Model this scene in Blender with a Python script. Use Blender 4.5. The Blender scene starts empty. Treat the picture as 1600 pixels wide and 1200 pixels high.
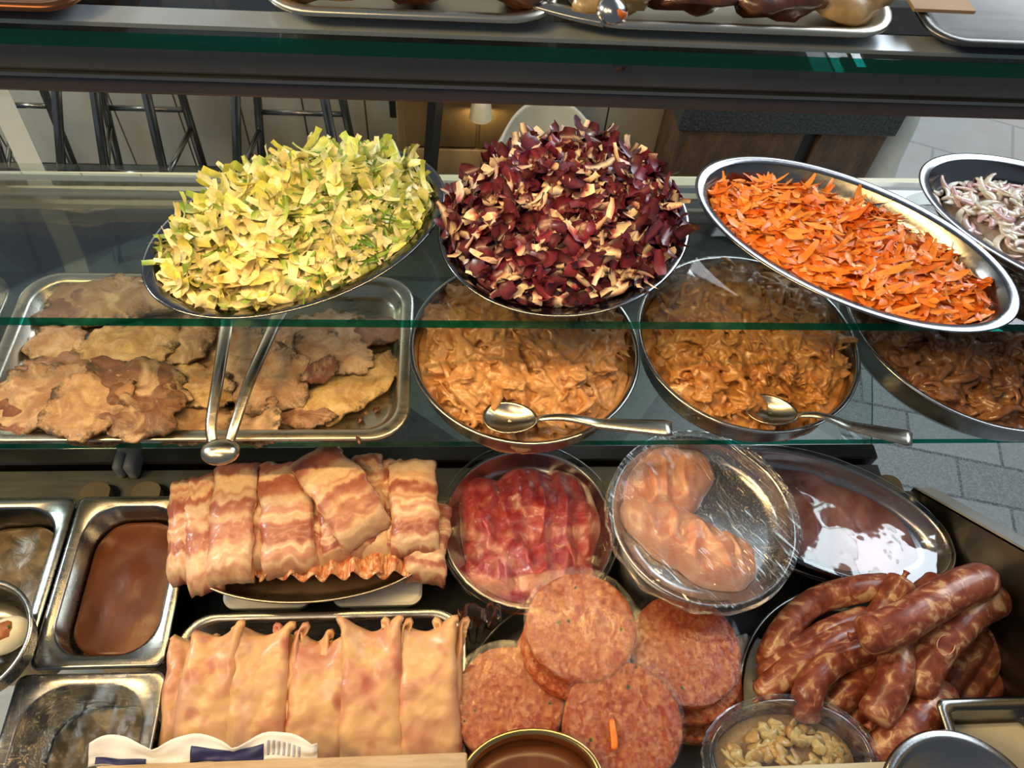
import bpy, math, random
from mathutils import Vector, noise, Matrix
S = bpy.context.scene
COL = S.collection
R = math.radians
sin, cos, pi = math.sin, math.cos, math.pi
random.seed(7)

# ------------------------------------------------------------------ camera
F_PX = 1215.0
PITCH, YAW, ROLL = R(55), R(8), R(6.6)
CAM_O = Vector((0, 0, 1.0))
FW = Vector((cos(PITCH)*sin(YAW), cos(PITCH)*cos(YAW), -sin(PITCH)))
_r = Vector((cos(YAW), -sin(YAW), 0)); _u = _r.cross(FW)
RT = _r*cos(ROLL) + _u*sin(ROLL)
UP = -_r*sin(ROLL) + _u*cos(ROLL)
cd = bpy.data.cameras.new('camera'); cam = bpy.data.objects.new('camera', cd); COL.objects.link(cam)
cd.sensor_width = 36; cd.lens = 36*F_PX/1600; cd.clip_start = 0.01; cd.clip_end = 60
cam.matrix_world = Matrix(((RT.x, UP.x, -FW.x, 0), (RT.y, UP.y, -FW.y, 0), (RT.z, UP.z, -FW.z, 1.0), (0, 0, 0, 1)))
S.camera = cam

# ------------------------------------------------------------------ light
S.view_settings.view_transform = 'Standard'
S.view_settings.look = 'None'
S.view_settings.gamma = 1
S.view_settings.exposure = -0.10
W = bpy.data.worlds.new('world'); S.world = W; W.use_nodes = True
wb = W.node_tree.nodes['Background']; wb.inputs[0].default_value = (0.62, 0.72, 0.85, 1); wb.inputs[1].default_value = 0.22

def area(name, loc, target, sx, sy, power, color):
    l = bpy.data.lights.new(name, 'AREA'); l.shape = 'RECTANGLE'; l.size = sx; l.size_y = sy
    l.energy = power; l.color = color
    o = bpy.data.objects.new(name, l); COL.objects.link(o); o.location = loc
    o.rotation_euler = (Vector(target)-Vector(loc)).to_track_quat('-Z', 'Y').to_euler()
    return o
area('doorway_daylight', (2.2, 1.5, 2.3), (0.5, 0.45, 0.0), 1.7, 1.5, 52, (0.80, 0.90, 1.0))
area('ceiling_lamp', (-1.35, -0.1, 1.9), (-0.1, 0.5, 0.2), 0.6, 0.4, 23, (1.0, 0.66, 0.28))
area('ceiling_lamp', (-0.6, -0.4, 2.1), (-0.1, 0.4, 0.1), 0.7, 0.4, 5, (1.0, 0.76, 0.46))
area('street_daylight', (3.0, 3.8, 3.2), (1.8, 2.2, -0.85), 2.0, 2.0, 110, (0.88, 0.94, 1.0))
area('display_lamp', (-0.10, 0.455, 0.708), (-0.10, 0.54, 0.2), 0.9, 0.02, 4.4, (1.0, 0.66, 0.26))
area('back_wall_fill', (-2.3, 1.1, 1.7), (-0.7, 2.2, -0.5), 0.6, 0.4, 52, (0.90, 0.97, 0.92))  # added fill light that brightens the tiled back wall

# ------------------------------------------------------------------ pixel ray to a point at a real height / depth
def ray(px, py): return FW + RT*((px-800)/F_PX) + UP*((600-py)/F_PX)
def at(px, py, z):
    w = ray(px, py); return CAM_O + w*((z-1.0)/w.z)
def atY(px, py, Y):
    w = ray(px, py); return CAM_O + w*(Y/w.y)

# ------------------------------------------------------------------ materials
class NT:
    def __init__(s, name):
        s.m = bpy.data.materials.new(name); s.m.use_nodes = True
        s.t = s.m.node_tree; s.n = s.t.nodes; s.b = s.n['Principled BSDF']; s.out = s.n['Material Output']
    def new(s, t, **k):
        o = s.n.new(t)
        for a, v in k.items(): setattr(o, a, v)
        return o
    def link(s, a, b): s.t.links.new(a, b)
    def co(s, kind='Object', scale=(1, 1, 1), rnd=False):
        tc = s.new('ShaderNodeTexCoord'); mp = s.new('ShaderNodeMapping'); mp.inputs['Scale'].default_value = scale
        s.link(tc.outputs[kind], mp.inputs['Vector'])
        if rnd:
            oi = s.new('ShaderNodeObjectInfo'); mu = s.new('ShaderNodeMath', operation='MULTIPLY'); mu.inputs[1].default_value = 37.0
            s.link(oi.outputs['Random'], mu.inputs[0]); cb = s.new('ShaderNodeCombineXYZ')
            for i in range(3): s.link(mu.outputs[0], cb.inputs[i])
            s.link(cb.outputs[0], mp.inputs['Location'])
        return mp.outputs[0]
    def noise(s, vec, scale, detail=5, rough=0.6, dist=0.0):
        o = s.new('ShaderNodeTexNoise'); o.inputs['Scale'].default_value = scale; o.inputs['Detail'].default_value = detail
        o.inputs['Roughness'].default_value = rough; o.inputs['Distortion'].default_value = dist
        if vec: s.link(vec, o.inputs['Vector'])
        return o.outputs['Fac']
    def vor(s, vec, scale, feature='F1', out='Distance'):
        o = s.new('ShaderNodeTexVoronoi', feature=feature); o.inputs['Scale'].default_value = scale
        s.link(vec, o.inputs['Vector']); return o.outputs[out]
    def ramp(s, fac, stops, interp='LINEAR'):
        o = s.new('ShaderNodeValToRGB'); o.color_ramp.interpolation = interp
        e = o.color_ramp.elements
        while len(e) < len(stops): e.new(0.5)
        for i, (p, c) in enumerate(stops):
            e[i].position = p; e[i].color = (c[0], c[1], c[2], 1) if not isinstance(c, (int, float)) else (c, c, c, 1)
        s.link(fac, o.inputs[0]); return o.outputs[0]
    def mix(s, fac, a, b, mode='MIX'):
        o = s.new('ShaderNodeMix', data_type='RGBA', blend_type=mode)
        for v, i in ((fac, 0), (a, 6), (b, 7)):
            if isinstance(v, (int, float)): o.inputs[i].default_value = v
            elif isinstance(v, tuple): o.inputs[i].default_value = (v[0], v[1], v[2], 1)
            else: s.link(v, o.inputs[i])
        return o.outputs[2]
    def bump(s, h, strength=0.3, dist=0.002):
        o = s.new('ShaderNodeBump'); o.inputs['Strength'].default_value = strength; o.inputs['Distance'].default_value = dist
        s.link(h, o.inputs['Height']); s.link(o.outputs[0], s.b.inputs['Normal']); return o.outputs[0]
    def fin(s, col=None, rough=0.5, metal=0.0, coat=0.0, sss=0.0, spec=0.5, ssc=None):
        b = s.b.inputs
        if col is not None:
            if isinstance(col, tuple): b['Base Color'].default_value = (col[0], col[1], col[2], 1)
            else: s.link(col, b['Base Color'])
        if isinstance(rough, (int, float)): b['Roughness'].default_value = rough
        else: s.link(rough, b['Roughness'])
        b['Metallic'].default_value = metal; b['Coat Weight'].default_value = coat; b['Coat Roughness'].default_value = 0.12
        b['Specular IOR Level'].default_value = spec
        if sss:
            b['Subsurface Weight'].default_value = sss; b['Subsurface Radius'].default_value = ssc or (1, .5, .3); b['Subsurface Scale'].default_value = 0.004
        return s.m
M = {}
def mat(name):
    def dec(f):
        t = NT(name); M[name] = f(t); return f
    return dec

def steel(name, col, r0, r1, bump=0.05, sc=(6, 60, 60)):
    t = NT(name); c = t.co('Object', sc); n = t.noise(c, 3, 4)
    sm = t.noise(t.co('Object', (14, 14, 14)), 1.2, 4, 0.6)
    rg = t.ramp(t.mix(0.5, n, sm), [(0.3, r0), (0.75, r1)])
    cc = t.mix(t.ramp(sm, [(0.35, 0.0), (0.8, 0.35)]), col, tuple(x*0.72 for x in col))
    t.bump(n, bump, 0.001)
    M[name] = t.fin(cc, rg, metal=1.0)
steel('dish_steel', (0.50, 0.49, 0.48), 0.15, 0.32)
steel('salad_steel', (0.30, 0.30, 0.31), 0.12, 0.27)
steel('bin_steel', (0.36, 0.36, 0.35), 0.16, 0.36)
steel('tray_steel', (0.66, 0.61, 0.50), 0.22, 0.42)
steel('frame_steel', (0.30, 0.30, 0.275), 0.36, 0.55)
steel('dark_steel', (0.15, 0.145, 0.135), 0.30, 0.5)
steel('cutlery_steel', (0.60, 0.55, 0.46), 0.16, 0.32)
steel('chrome_tube', (0.34, 0.33, 0.31), 0.15, 0.3)


def plain(name, col, rough=0.5, var=0.15, sc=20, bump=0.1, **k):
    t = NT(name); n = t.noise(t.co('Object', (sc,)*3), 1.0, 6)
    c = t.mix(t.ramp(n, [(0.3, 0), (0.7, 1)]), tuple(x*(1-var) for x in col), tuple(min(1, x*(1+var)) for x in col))
    t.bump(n, bump, 0.001); M[name] = t.fin(c, rough, **k)
plain('alu_profile', (0.62, 0.58, 0.40), 0.4, 0.05)
plain('flange_metal', (0.42, 0.47, 0.50), 0.35, 0.08, metal=0.4)
plain('tab_metal', (0.30, 0.26, 0.17), 0.4, 0.1, metal=0.5)
plain('post_paint', (0.24, 0.28, 0.32), 0.45, 0.05)
plain('beam_brown', (0.075, 0.062, 0.062), 0.5, 0.12)
plain('beam_grey', (0.105, 0.098, 0.095), 0.45, 0.12)
plain('white_plastic', (0.72, 0.73, 0.70), 0.4, 0.05)
plain('black_plastic', (0.02, 0.02, 0.02), 0.4, 0.1)
plain('green_paper', (0.004, 0.009, 0.006), 0.6, 0.6, 30, 0.5)
plain('foil_green', (0.03, 0.12, 0.02), 0.45, 0.7, 60, 0.6)
plain('shell_white', (0.55, 0.53, 0.44), 0.35, 0.05)
plain('stone_white', (0.62, 0.64, 0.55), 0.7, 0.1, 14, 0.4)
plain('paper_white', (0.80, 0.78, 0.74), 0.6, 0.05)
plain('paper_navy', (0.02, 0.025, 0.11), 0.5, 0.1)
plain('print_grey', (0.35, 0.36, 0.42), 0.6, 0.1)
plain('herb', (0.03, 0.10, 0.015), 0.5, 0.3)
plain('carrot_bit', (0.85, 0.20, 0.02), 0.4, 0.1)
plain('glint_cream', (0.80, 0.74, 0.55), 0.5, 0.05)
plain('egg_white', (0.78, 0.74, 0.58), 0.3, 0.05, coat=0.4)
plain('egg_filling', (0.35, 0.12, 0.04), 0.4, 0.4, 60, 0.5)
plain('brass_rim', (0.60, 0.42, 0.18), 0.22, 0.1, metal=1.0)
plain('rim_copper', (0.35, 0.14, 0.06), 0.3, 0.2, metal=1.0)
plain('grill_dark', (0.10, 0.035, 0.015), 0.3, 0.8, 60, 1.0, coat=0.5)
plain('grill_pale', (0.45, 0.30, 0.13), 0.4, 0.5, 50, 0.8, coat=0.3)
plain('card_tan', (0.40, 0.27, 0.15), 0.7, 0.1)

@mat('wood_board')
def _(t):
    n = t.noise(t.co('Object', (8, 60, 60)), 2.0, 6, 0.7, 0.6); t.bump(n, 0.2, 0.001)
    return t.fin(t.ramp(n, [(0.3, (0.42, 0.27, 0.13)), (0.7, (0.62, 0.44, 0.26))]), 0.55)
@mat('cabinet_wood')
def _(t):
    n = t.noise(t.co('Object', (3, 3, 0.8)), 2.0, 5, 0.6, 0.4)
    return t.fin(t.ramp(n, [(0.3, (0.20, 0.13, 0.055)), (0.7, (0.33, 0.24, 0.12))]), 0.5)
@mat('rust_panel')
def _(t):
    n = t.noise(t.co('Object', (9, 9, 2.5)), 2.2, 8, 0.7, 0.2); n2 = t.noise(t.co('Object', (60,)*3), 2, 3)
    c = t.ramp(n, [(0.32, (0.050, 0.038, 0.030)), (0.52, (0.16, 0.085, 0.042)), (0.72, (0.30, 0.16, 0.075))])
    t.bump(n2, 0.3, 0.002)
    return t.fin(t.mix(0.35, c, t.ramp(n2, [(0.3, (0.02, 0.02, 0.02)), (0.7, (0.14, 0.10, 0.07))])), 0.6)
@mat('granite_dark')
def _(t):
    n = t.noise(t.co('Object', (70,)*3), 2, 5)
    return t.fin(t.ramp(n, [(0.35, (0.012, 0.015, 0.018)), (0.75, (0.10, 0.12, 0.13))]), 0.4)
@mat('wall_tile')
def _(t):
    c = t.co('Object', (1, 1, 1)); sp = t.new('ShaderNodeSeparateXYZ'); t.link(c, sp.inputs[0])
    cb = t.new('ShaderNodeCombineXYZ'); t.link(sp.outputs[0], cb.inputs[0]); t.link(sp.outputs[2], cb.inputs[1])
    b = t.new('ShaderNodeTexBrick'); b.offset = 0.0; b.inputs['Scale'].default_value = 1.0
    b.inputs['Brick Width'].default_value = 0.20; b.inputs['Row Height'].default_value = 0.30; b.inputs['Mortar Size'].default_value = 0.003
    b.inputs['Color1'].default_value = (0.50, 0.50, 0.45, 1); b.inputs['Color2'].default_value = (0.56, 0.56, 0.50, 1); b.inputs['Mortar'].default_value = (0.06, 0.05, 0.04, 1)
    t.link(cb.outputs[0], b.inputs['Vector'])
    n = t.noise(t.co('Object', (4, 4, 1.5)), 1.5, 5)
    return t.fin(t.mix(t.ramp(n, [(0.4, 0.0), (0.75, 0.45)]), b.outputs['Color'], (0.30, 0.22, 0.12)), 0.35)
@mat('floor_tile')
def _(t):
    tc = t.new('ShaderNodeTexCoord'); mp = t.new('ShaderNodeMapping'); mp.inputs['Rotation'].default_value = (0, 0, R(38))
    t.link(tc.outputs['Object'], mp.inputs['Vector'])
    ch = t.new('ShaderNodeTexChecker'); ch.inputs['Scale'].default_value = 1/0.33
    ch.inputs['Color1'].default_value = (0.015, 0.015, 0.014, 1); ch.inputs['Color2'].default_value = (0.085, 0.10, 0.085, 1)
    t.link(mp.outputs[0], ch.inputs['Vector'])
    n = t.noise(t.co('Object', (30,)*3), 2, 6)
    return t.fin(t.mix(0.35, ch.outputs['Color'], t.ramp(n, [(0.4, (0.02, 0.02, 0.018)), (0.8, (0.10, 0.10, 0.09))])), 0.3)
@mat('street_paver')
def _(t):
    tc = t.new('ShaderNodeTexCoord'); mp = t.new('ShaderNodeMapping'); mp.inputs['Rotation'].default_value = (0, 0, R(14))
    t.link(tc.outputs['Object'], mp.inputs['Vector'])
    b = t.new('ShaderNodeTexBrick'); b.offset = 0.5; b.inputs['Scale'].default_value = 1.0
    b.inputs['Brick Width'].default_value = 0.26; b.inputs['Row Height'].default_value = 0.13
    b.inputs['Mortar Size'].default_value = 0.006; b.inputs['Mortar Smooth'].default_value = 0.5
    b.inputs['Color1'].default_value = (0.13, 0.145, 0.14, 1); b.inputs['Color2'].default_value = (0.20, 0.215, 0.21, 1); b.inputs['Mortar'].default_value = (0.035, 0.04, 0.04, 1)
    t.link(mp.outputs[0], b.inputs['Vector'])
    n = t.noise(t.co('Object', (90,)*3), 2, 6, 0.7)
    c = t.mix(t.ramp(n, [(0.42, 0), (0.62, 0.45)]), b.outputs['Color'], (0.36, 0.37, 0.36)); t.bump(n, 0.4, 0.003)
    return t.fin(c, 0.65)
@mat('street_slab')
def _(t):
    tc = t.new('ShaderNodeTexCoord'); mp = t.new('ShaderNodeMapping'); mp.inputs['Rotation'].default_value = (0, 0, R(24))
    t.link(tc.outputs['Object'], mp.inputs['Vector'])
    b = t.new('ShaderNodeTexBrick'); b.inputs['Scale'].default_value = 1.0; b.inputs['Brick Width'].default_value = 0.6; b.inputs['Row Height'].default_value = 0.3
    b.inputs['Mortar Size'].default_value = 0.006
    b.inputs['Color1'].default_value = (0.42, 0.43, 0.41, 1); b.inputs['Color2'].default_value = (0.48, 0.47, 0.44, 1); b.inputs['Mortar'].default_value = (0.33, 0.33, 0.31, 1)
    t.link(mp.outputs[0], b.inputs['Vector'])
    n = t.noise(t.co('Object', (5,)*3), 2, 6)
    return t.fin(t.mix(t.ramp(n, [(0.4, 0), (0.8, 0.5)]), b.outputs['Color'], (0.38, 0.33, 0.27)), 0.7)

# glass: broad faces thin and clear, edges the green of the glass
def clear(name, tint, g0, rough=0.02, bumpf=None, dist=0.002):
    t = NT(name); t.n.remove(t.b)
    tr = t.new('ShaderNodeBsdfTransparent'); tr.inputs[0].default_value = (*tint, 1)
    gl = t.new('ShaderNodeBsdfGlossy'); gl.inputs['Roughness'].default_value = rough
    fr = t.new('ShaderNodeLayerWeight'); fr.inputs['Blend'].default_value = 0.25
    rm = t.new('ShaderNodeMapRange'); rm.inputs['To Min'].default_value = g0; rm.inputs['To Max'].default_value = 0.85
    t.link(fr.outputs['Fresnel'], rm.inputs['Value'])
    if bumpf:
        h = bumpf(t); bu = t.new('ShaderNodeBump'); bu.inputs['Strength'].default_value = 0.9; bu.inputs['Distance'].default_value = dist
        t.link(h, bu.inputs['Height']); t.link(bu.outputs[0], gl.inputs['Normal'])
    mx = t.new('ShaderNodeMixShader'); t.link(rm.outputs[0], mx.inputs[0]); t.link(tr.outputs[0], mx.inputs[1]); t.link(gl.outputs[0], mx.inputs[2])
    t.link(mx.outputs[0], t.out.inputs['Surface']); M[name] = t.m
clear('glass_clear', (0.93, 0.965, 0.95), 0.015)
clear('film_clear', (0.97, 0.97, 0.97), 0.05, 0.10, lambda t: t.noise(t.co('Object', (26, 9, 20)), 3, 6, 0.6, 1.5))
clear('film_streak', (0.96, 0.96, 0.97), 0.13, 0.10, lambda t: t.ramp(t.noise(t.co('UV', (1.6, 42, 1)), 2.2, 3, 0.55, 0.25), [(0.42, 0.0), (0.62, 1.0)]), dist=0.006)
clear('film_tight', (0.93, 0.93, 0.97), 0.16, 0.05, lambda t: t.noise(t.co('Object', (9, 9, 9)), 1.5, 3, 0.5))
clear('clear_plastic', (0.93, 0.95, 0.94), 0.16, 0.08)
t = NT('glass_edge'); t.n.remove(t.b)
tr = t.new('ShaderNodeBsdfTransparent'); tr.inputs[0].default_value = (0.01, 0.40, 0.32, 1)
df = t.new('ShaderNodeBsdfDiffuse'); df.inputs[0].default_value = (0.0, 0.10, 0.055, 1)
gl = t.new('ShaderNodeBsdfGlossy'); gl.inputs[0].default_value = (0.5, 0.9, 0.75, 1); gl.inputs['Roughness'].default_value = 0.15
m1 = t.new('ShaderNodeMixShader'); m1.inputs[0].default_value = 0.42; t.link(tr.outputs[0], m1.inputs[1]); t.link(df.outputs[0], m1.inputs[2])
m2_ = t.new('ShaderNodeMixShader'); m2_.inputs[0].default_value = 0.07; t.link(m1.outputs[0], m2_.inputs[1]); t.link(gl.outputs[0], m2_.inputs[2])
t.link(m2_.outputs[0], t.out.inputs['Surface']); M['glass_edge'] = t.m

# foods
def attr_mat(name, rough=0.4, coat=0.0, sss=0.0, bumpsc=250, bump=0.3, ssc=None, nvar=0.12):
    t = NT(name); a = t.new('ShaderNodeAttribute', attribute_name='Col')
    n = t.noise(t.co('Object', (bumpsc,)*3), 1, 3); t.bump(n, bump, 0.0006)
    c = t.mix(t.ramp(n, [(0.35, 0), (0.7, 1)]), a.outputs['Color'], t.mix(1.0, a.outputs['Color'], (1-nvar*2, 1-nvar*2, 1-nvar*3), 'MULTIPLY'))
    M[name] = t.fin(c, rough, coat=coat, sss=sss, ssc=ssc)
attr_mat('lettuce', 0.35, 0.15, 0.15, ssc=(.8, 1, .3))
attr_mat('radicchio', 0.32, 0.15, 0.0)
attr_mat('carrot', 0.38, 0.1, 0.15, ssc=(1, .3, .1))
attr_mat('onion', 0.25, 0.4, 0.2)
attr_mat('kebab', 0.30, 0.55, 0.0, 160, 0.7, nvar=0.2)
@mat('cooked_meat')
def _(t):
    a = t.new('ShaderNodeAttribute', attribute_name='Col'); rd = t.new('ShaderNodeAttribute', attribute_name='Edge')
    v = t.co('Object', (1, 1, 1), True)
    n = t.noise(v, 28, 6, 0.62, 0.9); f = t.noise(v, 150, 5, 0.7); w = t.noise(v, 16, 4, 0.5, 2.0)
    c = t.mix(t.ramp(n, [(0.38, 0), (0.60, 1)]), a.outputs['Color'], t.mix(1.0, a.outputs['Color'], (0.62, 0.50, 0.42), 'MULTIPLY'))
    c = t.mix(t.ramp(w, [(0.55, 0), (0.64, 0.6)]), c, (0.74, 0.55, 0.34))
    c = t.mix(t.ramp(f, [(0.3, 0.35), (0.5, 0)]), c, (0.22, 0.10, 0.05))
    ed = t.mix(1.0, rd.outputs['Fac'], t.ramp(f, [(0.35, 0.45), (0.6, 1)]), 'MULTIPLY')
    c = t.mix(t.ramp(ed, [(0.40, 0), (0.70, 0.92)]), c, (0.055, 0.035, 0.015))
    t.bump(t.mix(0.6, n, f), 0.9, 0.004)
    return t.fin(c, 0.42, coat=0.12, sss=0.08)
@mat('bacon')
def _(t):
    uv = t.co('UV', (1, 1, 1)); oi = t.new('ShaderNodeObjectInfo')
    sp = t.new('ShaderNodeSeparateXYZ'); t.link(uv, sp.inputs[0])
    nv = t.noise(t.co('UV', (2.0, 2.6, 1), True), 1.4, 3, 0.5)
    m = t.new('ShaderNodeMath', operation='MULTIPLY_ADD'); t.link(nv, m.inputs[0]); m.inputs[1].default_value = 0.26; t.link(sp.outputs[1], m.inputs[2])
    m2 = t.new('ShaderNodeMath', operation='MULTIPLY_ADD'); t.link(oi.outputs['Random'], m2.inputs[0]); m2.inputs[1].default_value = 5.0; t.link(m.outputs[0], m2.inputs[2])
    cb = t.new('ShaderNodeCombineXYZ'); t.link(m2.outputs[0], cb.inputs[1])
    st = t.new('ShaderNodeTexNoise'); st.noise_dimensions = '1D'; st.inputs['Scale'].default_value = 5.0; st.inputs['Detail'].default_value = 1.6; st.inputs['Roughness'].default_value = 0.55
    t.link(m2.outputs[0], st.inputs['W'])
    fine = t.noise(t.co('Object', (120,)*3), 2, 4)
    c = t.ramp(st.outputs['Fac'], [(0.34, (0.33, 0.10, 0.07)), (0.44, (0.44, 0.17, 0.12)), (0.50, (0.64, 0.40, 0.26)), (0.60, (0.74, 0.56, 0.38)), (0.75, (0.56, 0.28, 0.19))])
    c = t.mix(t.ramp(fine, [(0.35, 0.25), (0.6, 0)]), c, (0.50, 0.22, 0.15)); t.bump(fine, 0.2, 0.0012)
    return t.fin(c, 0.38, coat=0.15, sss=0.15)
@mat('bacon_edge')
def _(t):
    n = t.noise(t.co('Object', (50, 50, 160)), 2, 5, 0.6, 0.6)
    t.bump(n, 0.5, 0.002)
    return t.fin(t.ramp(n, [(0.36, (0.48, 0.09, 0.03)), (0.48, (0.60, 0.24, 0.10)), (0.60, (0.74, 0.52, 0.32))]), 0.36, coat=0.2, sss=0.1)
@mat('ham')
def _(t):
    v = t.co('Object', (1, 1, 1), True)
    n = t.noise(v, 12, 4, 0.55, 1.2); n2 = t.noise(v, 26, 2, 0.4); f = t.noise(v, 180, 3)
    c = t.ramp(n, [(0.32, (0.48, 0.20, 0.12)), (0.44, (0.60, 0.30, 0.17)), (0.56, (0.70, 0.43, 0.20)), (0.70, (0.62, 0.33, 0.23))])
    c = t.mix(t.ramp(n2, [(0.60, 0), (0.70, 0.85)]), c, (0.42, 0.11, 0.075))
    t.bump(t.mix(0.7, f, n), 0.15, 0.002)
    return t.fin(c, 0.40, sss=0.25, coat=0.08)
@mat('patty')
def _(t):
    v = t.co('Object', (1, 1, 1), True)
    vo = t.new('ShaderNodeTexVoronoi'); vo.inputs['Scale'].default_value = 210; t.link(v, vo.inputs['Vector'])
    n = t.noise(v, 95, 6, 0.75, 0.4); b = t.noise(v, 22, 3)
    c = t.ramp(n, [(0.36, (0.17, 0.028, 0.008)), (0.46, (0.40, 0.075, 0.018)), (0.55, (0.52, 0.16, 0.040)), (0.64, (0.72, 0.38, 0.15))])
    c = t.mix(0.45, c, t.ramp(vo.outputs['Color'], [(0.15, (0.30, 0.035, 0.010)), (0.5, (0.44, 0.10, 0.03)), (0.85, (0.66, 0.33, 0.15))]))
    c = t.mix(t.ramp(b, [(0.45, 0), (0.75, 0.5)]), c, (0.38, 0.05, 0.03))
    vg = t.new('ShaderNodeTexVoronoi'); vg.inputs['Scale'].default_value = 85; t.link(v, vg.inputs['Vector'])
    sp = t.new('ShaderNodeSeparateColor'); t.link(vg.outputs['Color'], sp.inputs[0])
    k = t.new('ShaderNodeMath', operation='GREATER_THAN'); t.link(sp.outputs[0], k.inputs[0]); k.inputs[1].default_value = 0.93
    k2 = t.new('ShaderNodeMath', operation='LESS_THAN'); t.link(vg.outputs['Distance'], k2.inputs[0]); k2.inputs[1].default_value = 0.20
    k3 = t.new('ShaderNodeMath', operation='MULTIPLY'); t.link(k.outputs[0], k3.inputs[0]); t.link(k2.outputs[0], k3.inputs[1])
    c = t.mix(k3.outputs[0], c, (0.04, 0.085, 0.012))
    t.bump(t.mix(0.5, n, vo.outputs['Distance']), 0.9, 0.0025)
    return t.fin(c, 0.5, coat=0.0, spec=0.35)
@mat('sausage')
def _(t):
    v = t.co('Object', (1, 1, 1), True)
    n = t.noise(v, 48, 3, 0.55, 0.9); f = t.noise(v, 260, 3); b = t.noise(v, 20, 2); v3 = t.noise(v, 75, 3, 0.55, 0.5)
    c = t.ramp(n, [(0.38, (0.17, 0.038, 0.020)), (0.51, (0.27, 0.075, 0.042)), (0.57, (0.36, 0.13, 0.07)), (0.63, (0.56, 0.34, 0.18))])
    c = t.mix(t.ramp(v3, [(0.60, 0), (0.68, 0.5)]), c, (0.50, 0.30, 0.18))
    c = t.mix(t.ramp(f, [(0.62, 0), (0.72, 0.6)]), c, (0.12, 0.05, 0.03))
    t.bump(t.mix(0.3, n, f), 0.2, 0.002)
    return t.fin(c, 0.33, coat=0.2, sss=0.12)
@mat('raw_beef')
def _(t):
    v = t.co('Object', (1, 1, 1)); n = t.noise(v, 35, 5, 0.6, 1.6); f = t.noise(v, 120, 4, 0.6, 2)
    c = t.ramp(n, [(0.3, (0.22, 0.014, 0.020)), (0.5, (0.40, 0.040, 0.045)), (0.72, (0.55, 0.14, 0.13))])
    c = t.mix(t.ramp(f, [(0.6, 0), (0.72, 0.4)]), c, (0.75, 0.5, 0.45)); t.bump(t.mix(0.5, n, f), 0.5, 0.003)
    return t.fin(c, 0.32, coat=0.3, sss=0.12)
@mat('raw_chicken')
def _(t):
    v = t.co('Object', (1, 1, 1)); n = t.noise(v, 22, 4, 0.55, 1.2); f = t.noise(v, 90, 4, 0.6, 1.5)
    c = t.ramp(n, [(0.30, (0.62, 0.22, 0.14)), (0.5, (0.68, 0.36, 0.26)), (0.72, (0.72, 0.50, 0.38))])
    t.bump(t.mix(0.5, n, f), 0.3, 0.003); return t.fin(c, 0.30, coat=0.3, sss=0.25)
@mat('raw_pale')
def _(t):
    v = t.co('Object', (1, 1, 1)); n = t.noise(v, 12, 5, 0.55, 1.2); f = t.noise(v, 60, 5, 0.6, 1.5)
    c = t.ramp(n, [(0.32, (0.28, 0.06, 0.055)), (0.45, (0.42, 0.17, 0.15)), (0.6, (0.58, 0.33, 0.30)), (0.75, (0.50, 0.24, 0.22))])
    t.bump(t.mix(0.5, n, f), 0.3, 0.003); return t.fin(c, 0.32, coat=0.3, sss=0.15)
def sauce(name, a, b, sc=9):
    t = NT(name); v = t.co('Object', (1, 1, 1)); n = t.noise(v, sc, 6, 0.6, 0.8)
    c = t.ramp(n, [(0.35, a), (0.65, b)]); t.bump(n, 0.15, 0.01); M[name] = t.fin(c, 0.3, coat=0.05)
sauce('sauce_red', (0.085, 0.022, 0.006), (0.15, 0.045, 0.012))
sauce('sauce_olive', (0.055, 0.045, 0.010), (0.12, 0.095, 0.03))
sauce('marinade', (0.045, 0.035, 0.018), (0.17, 0.12, 0.06), 45)

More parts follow.
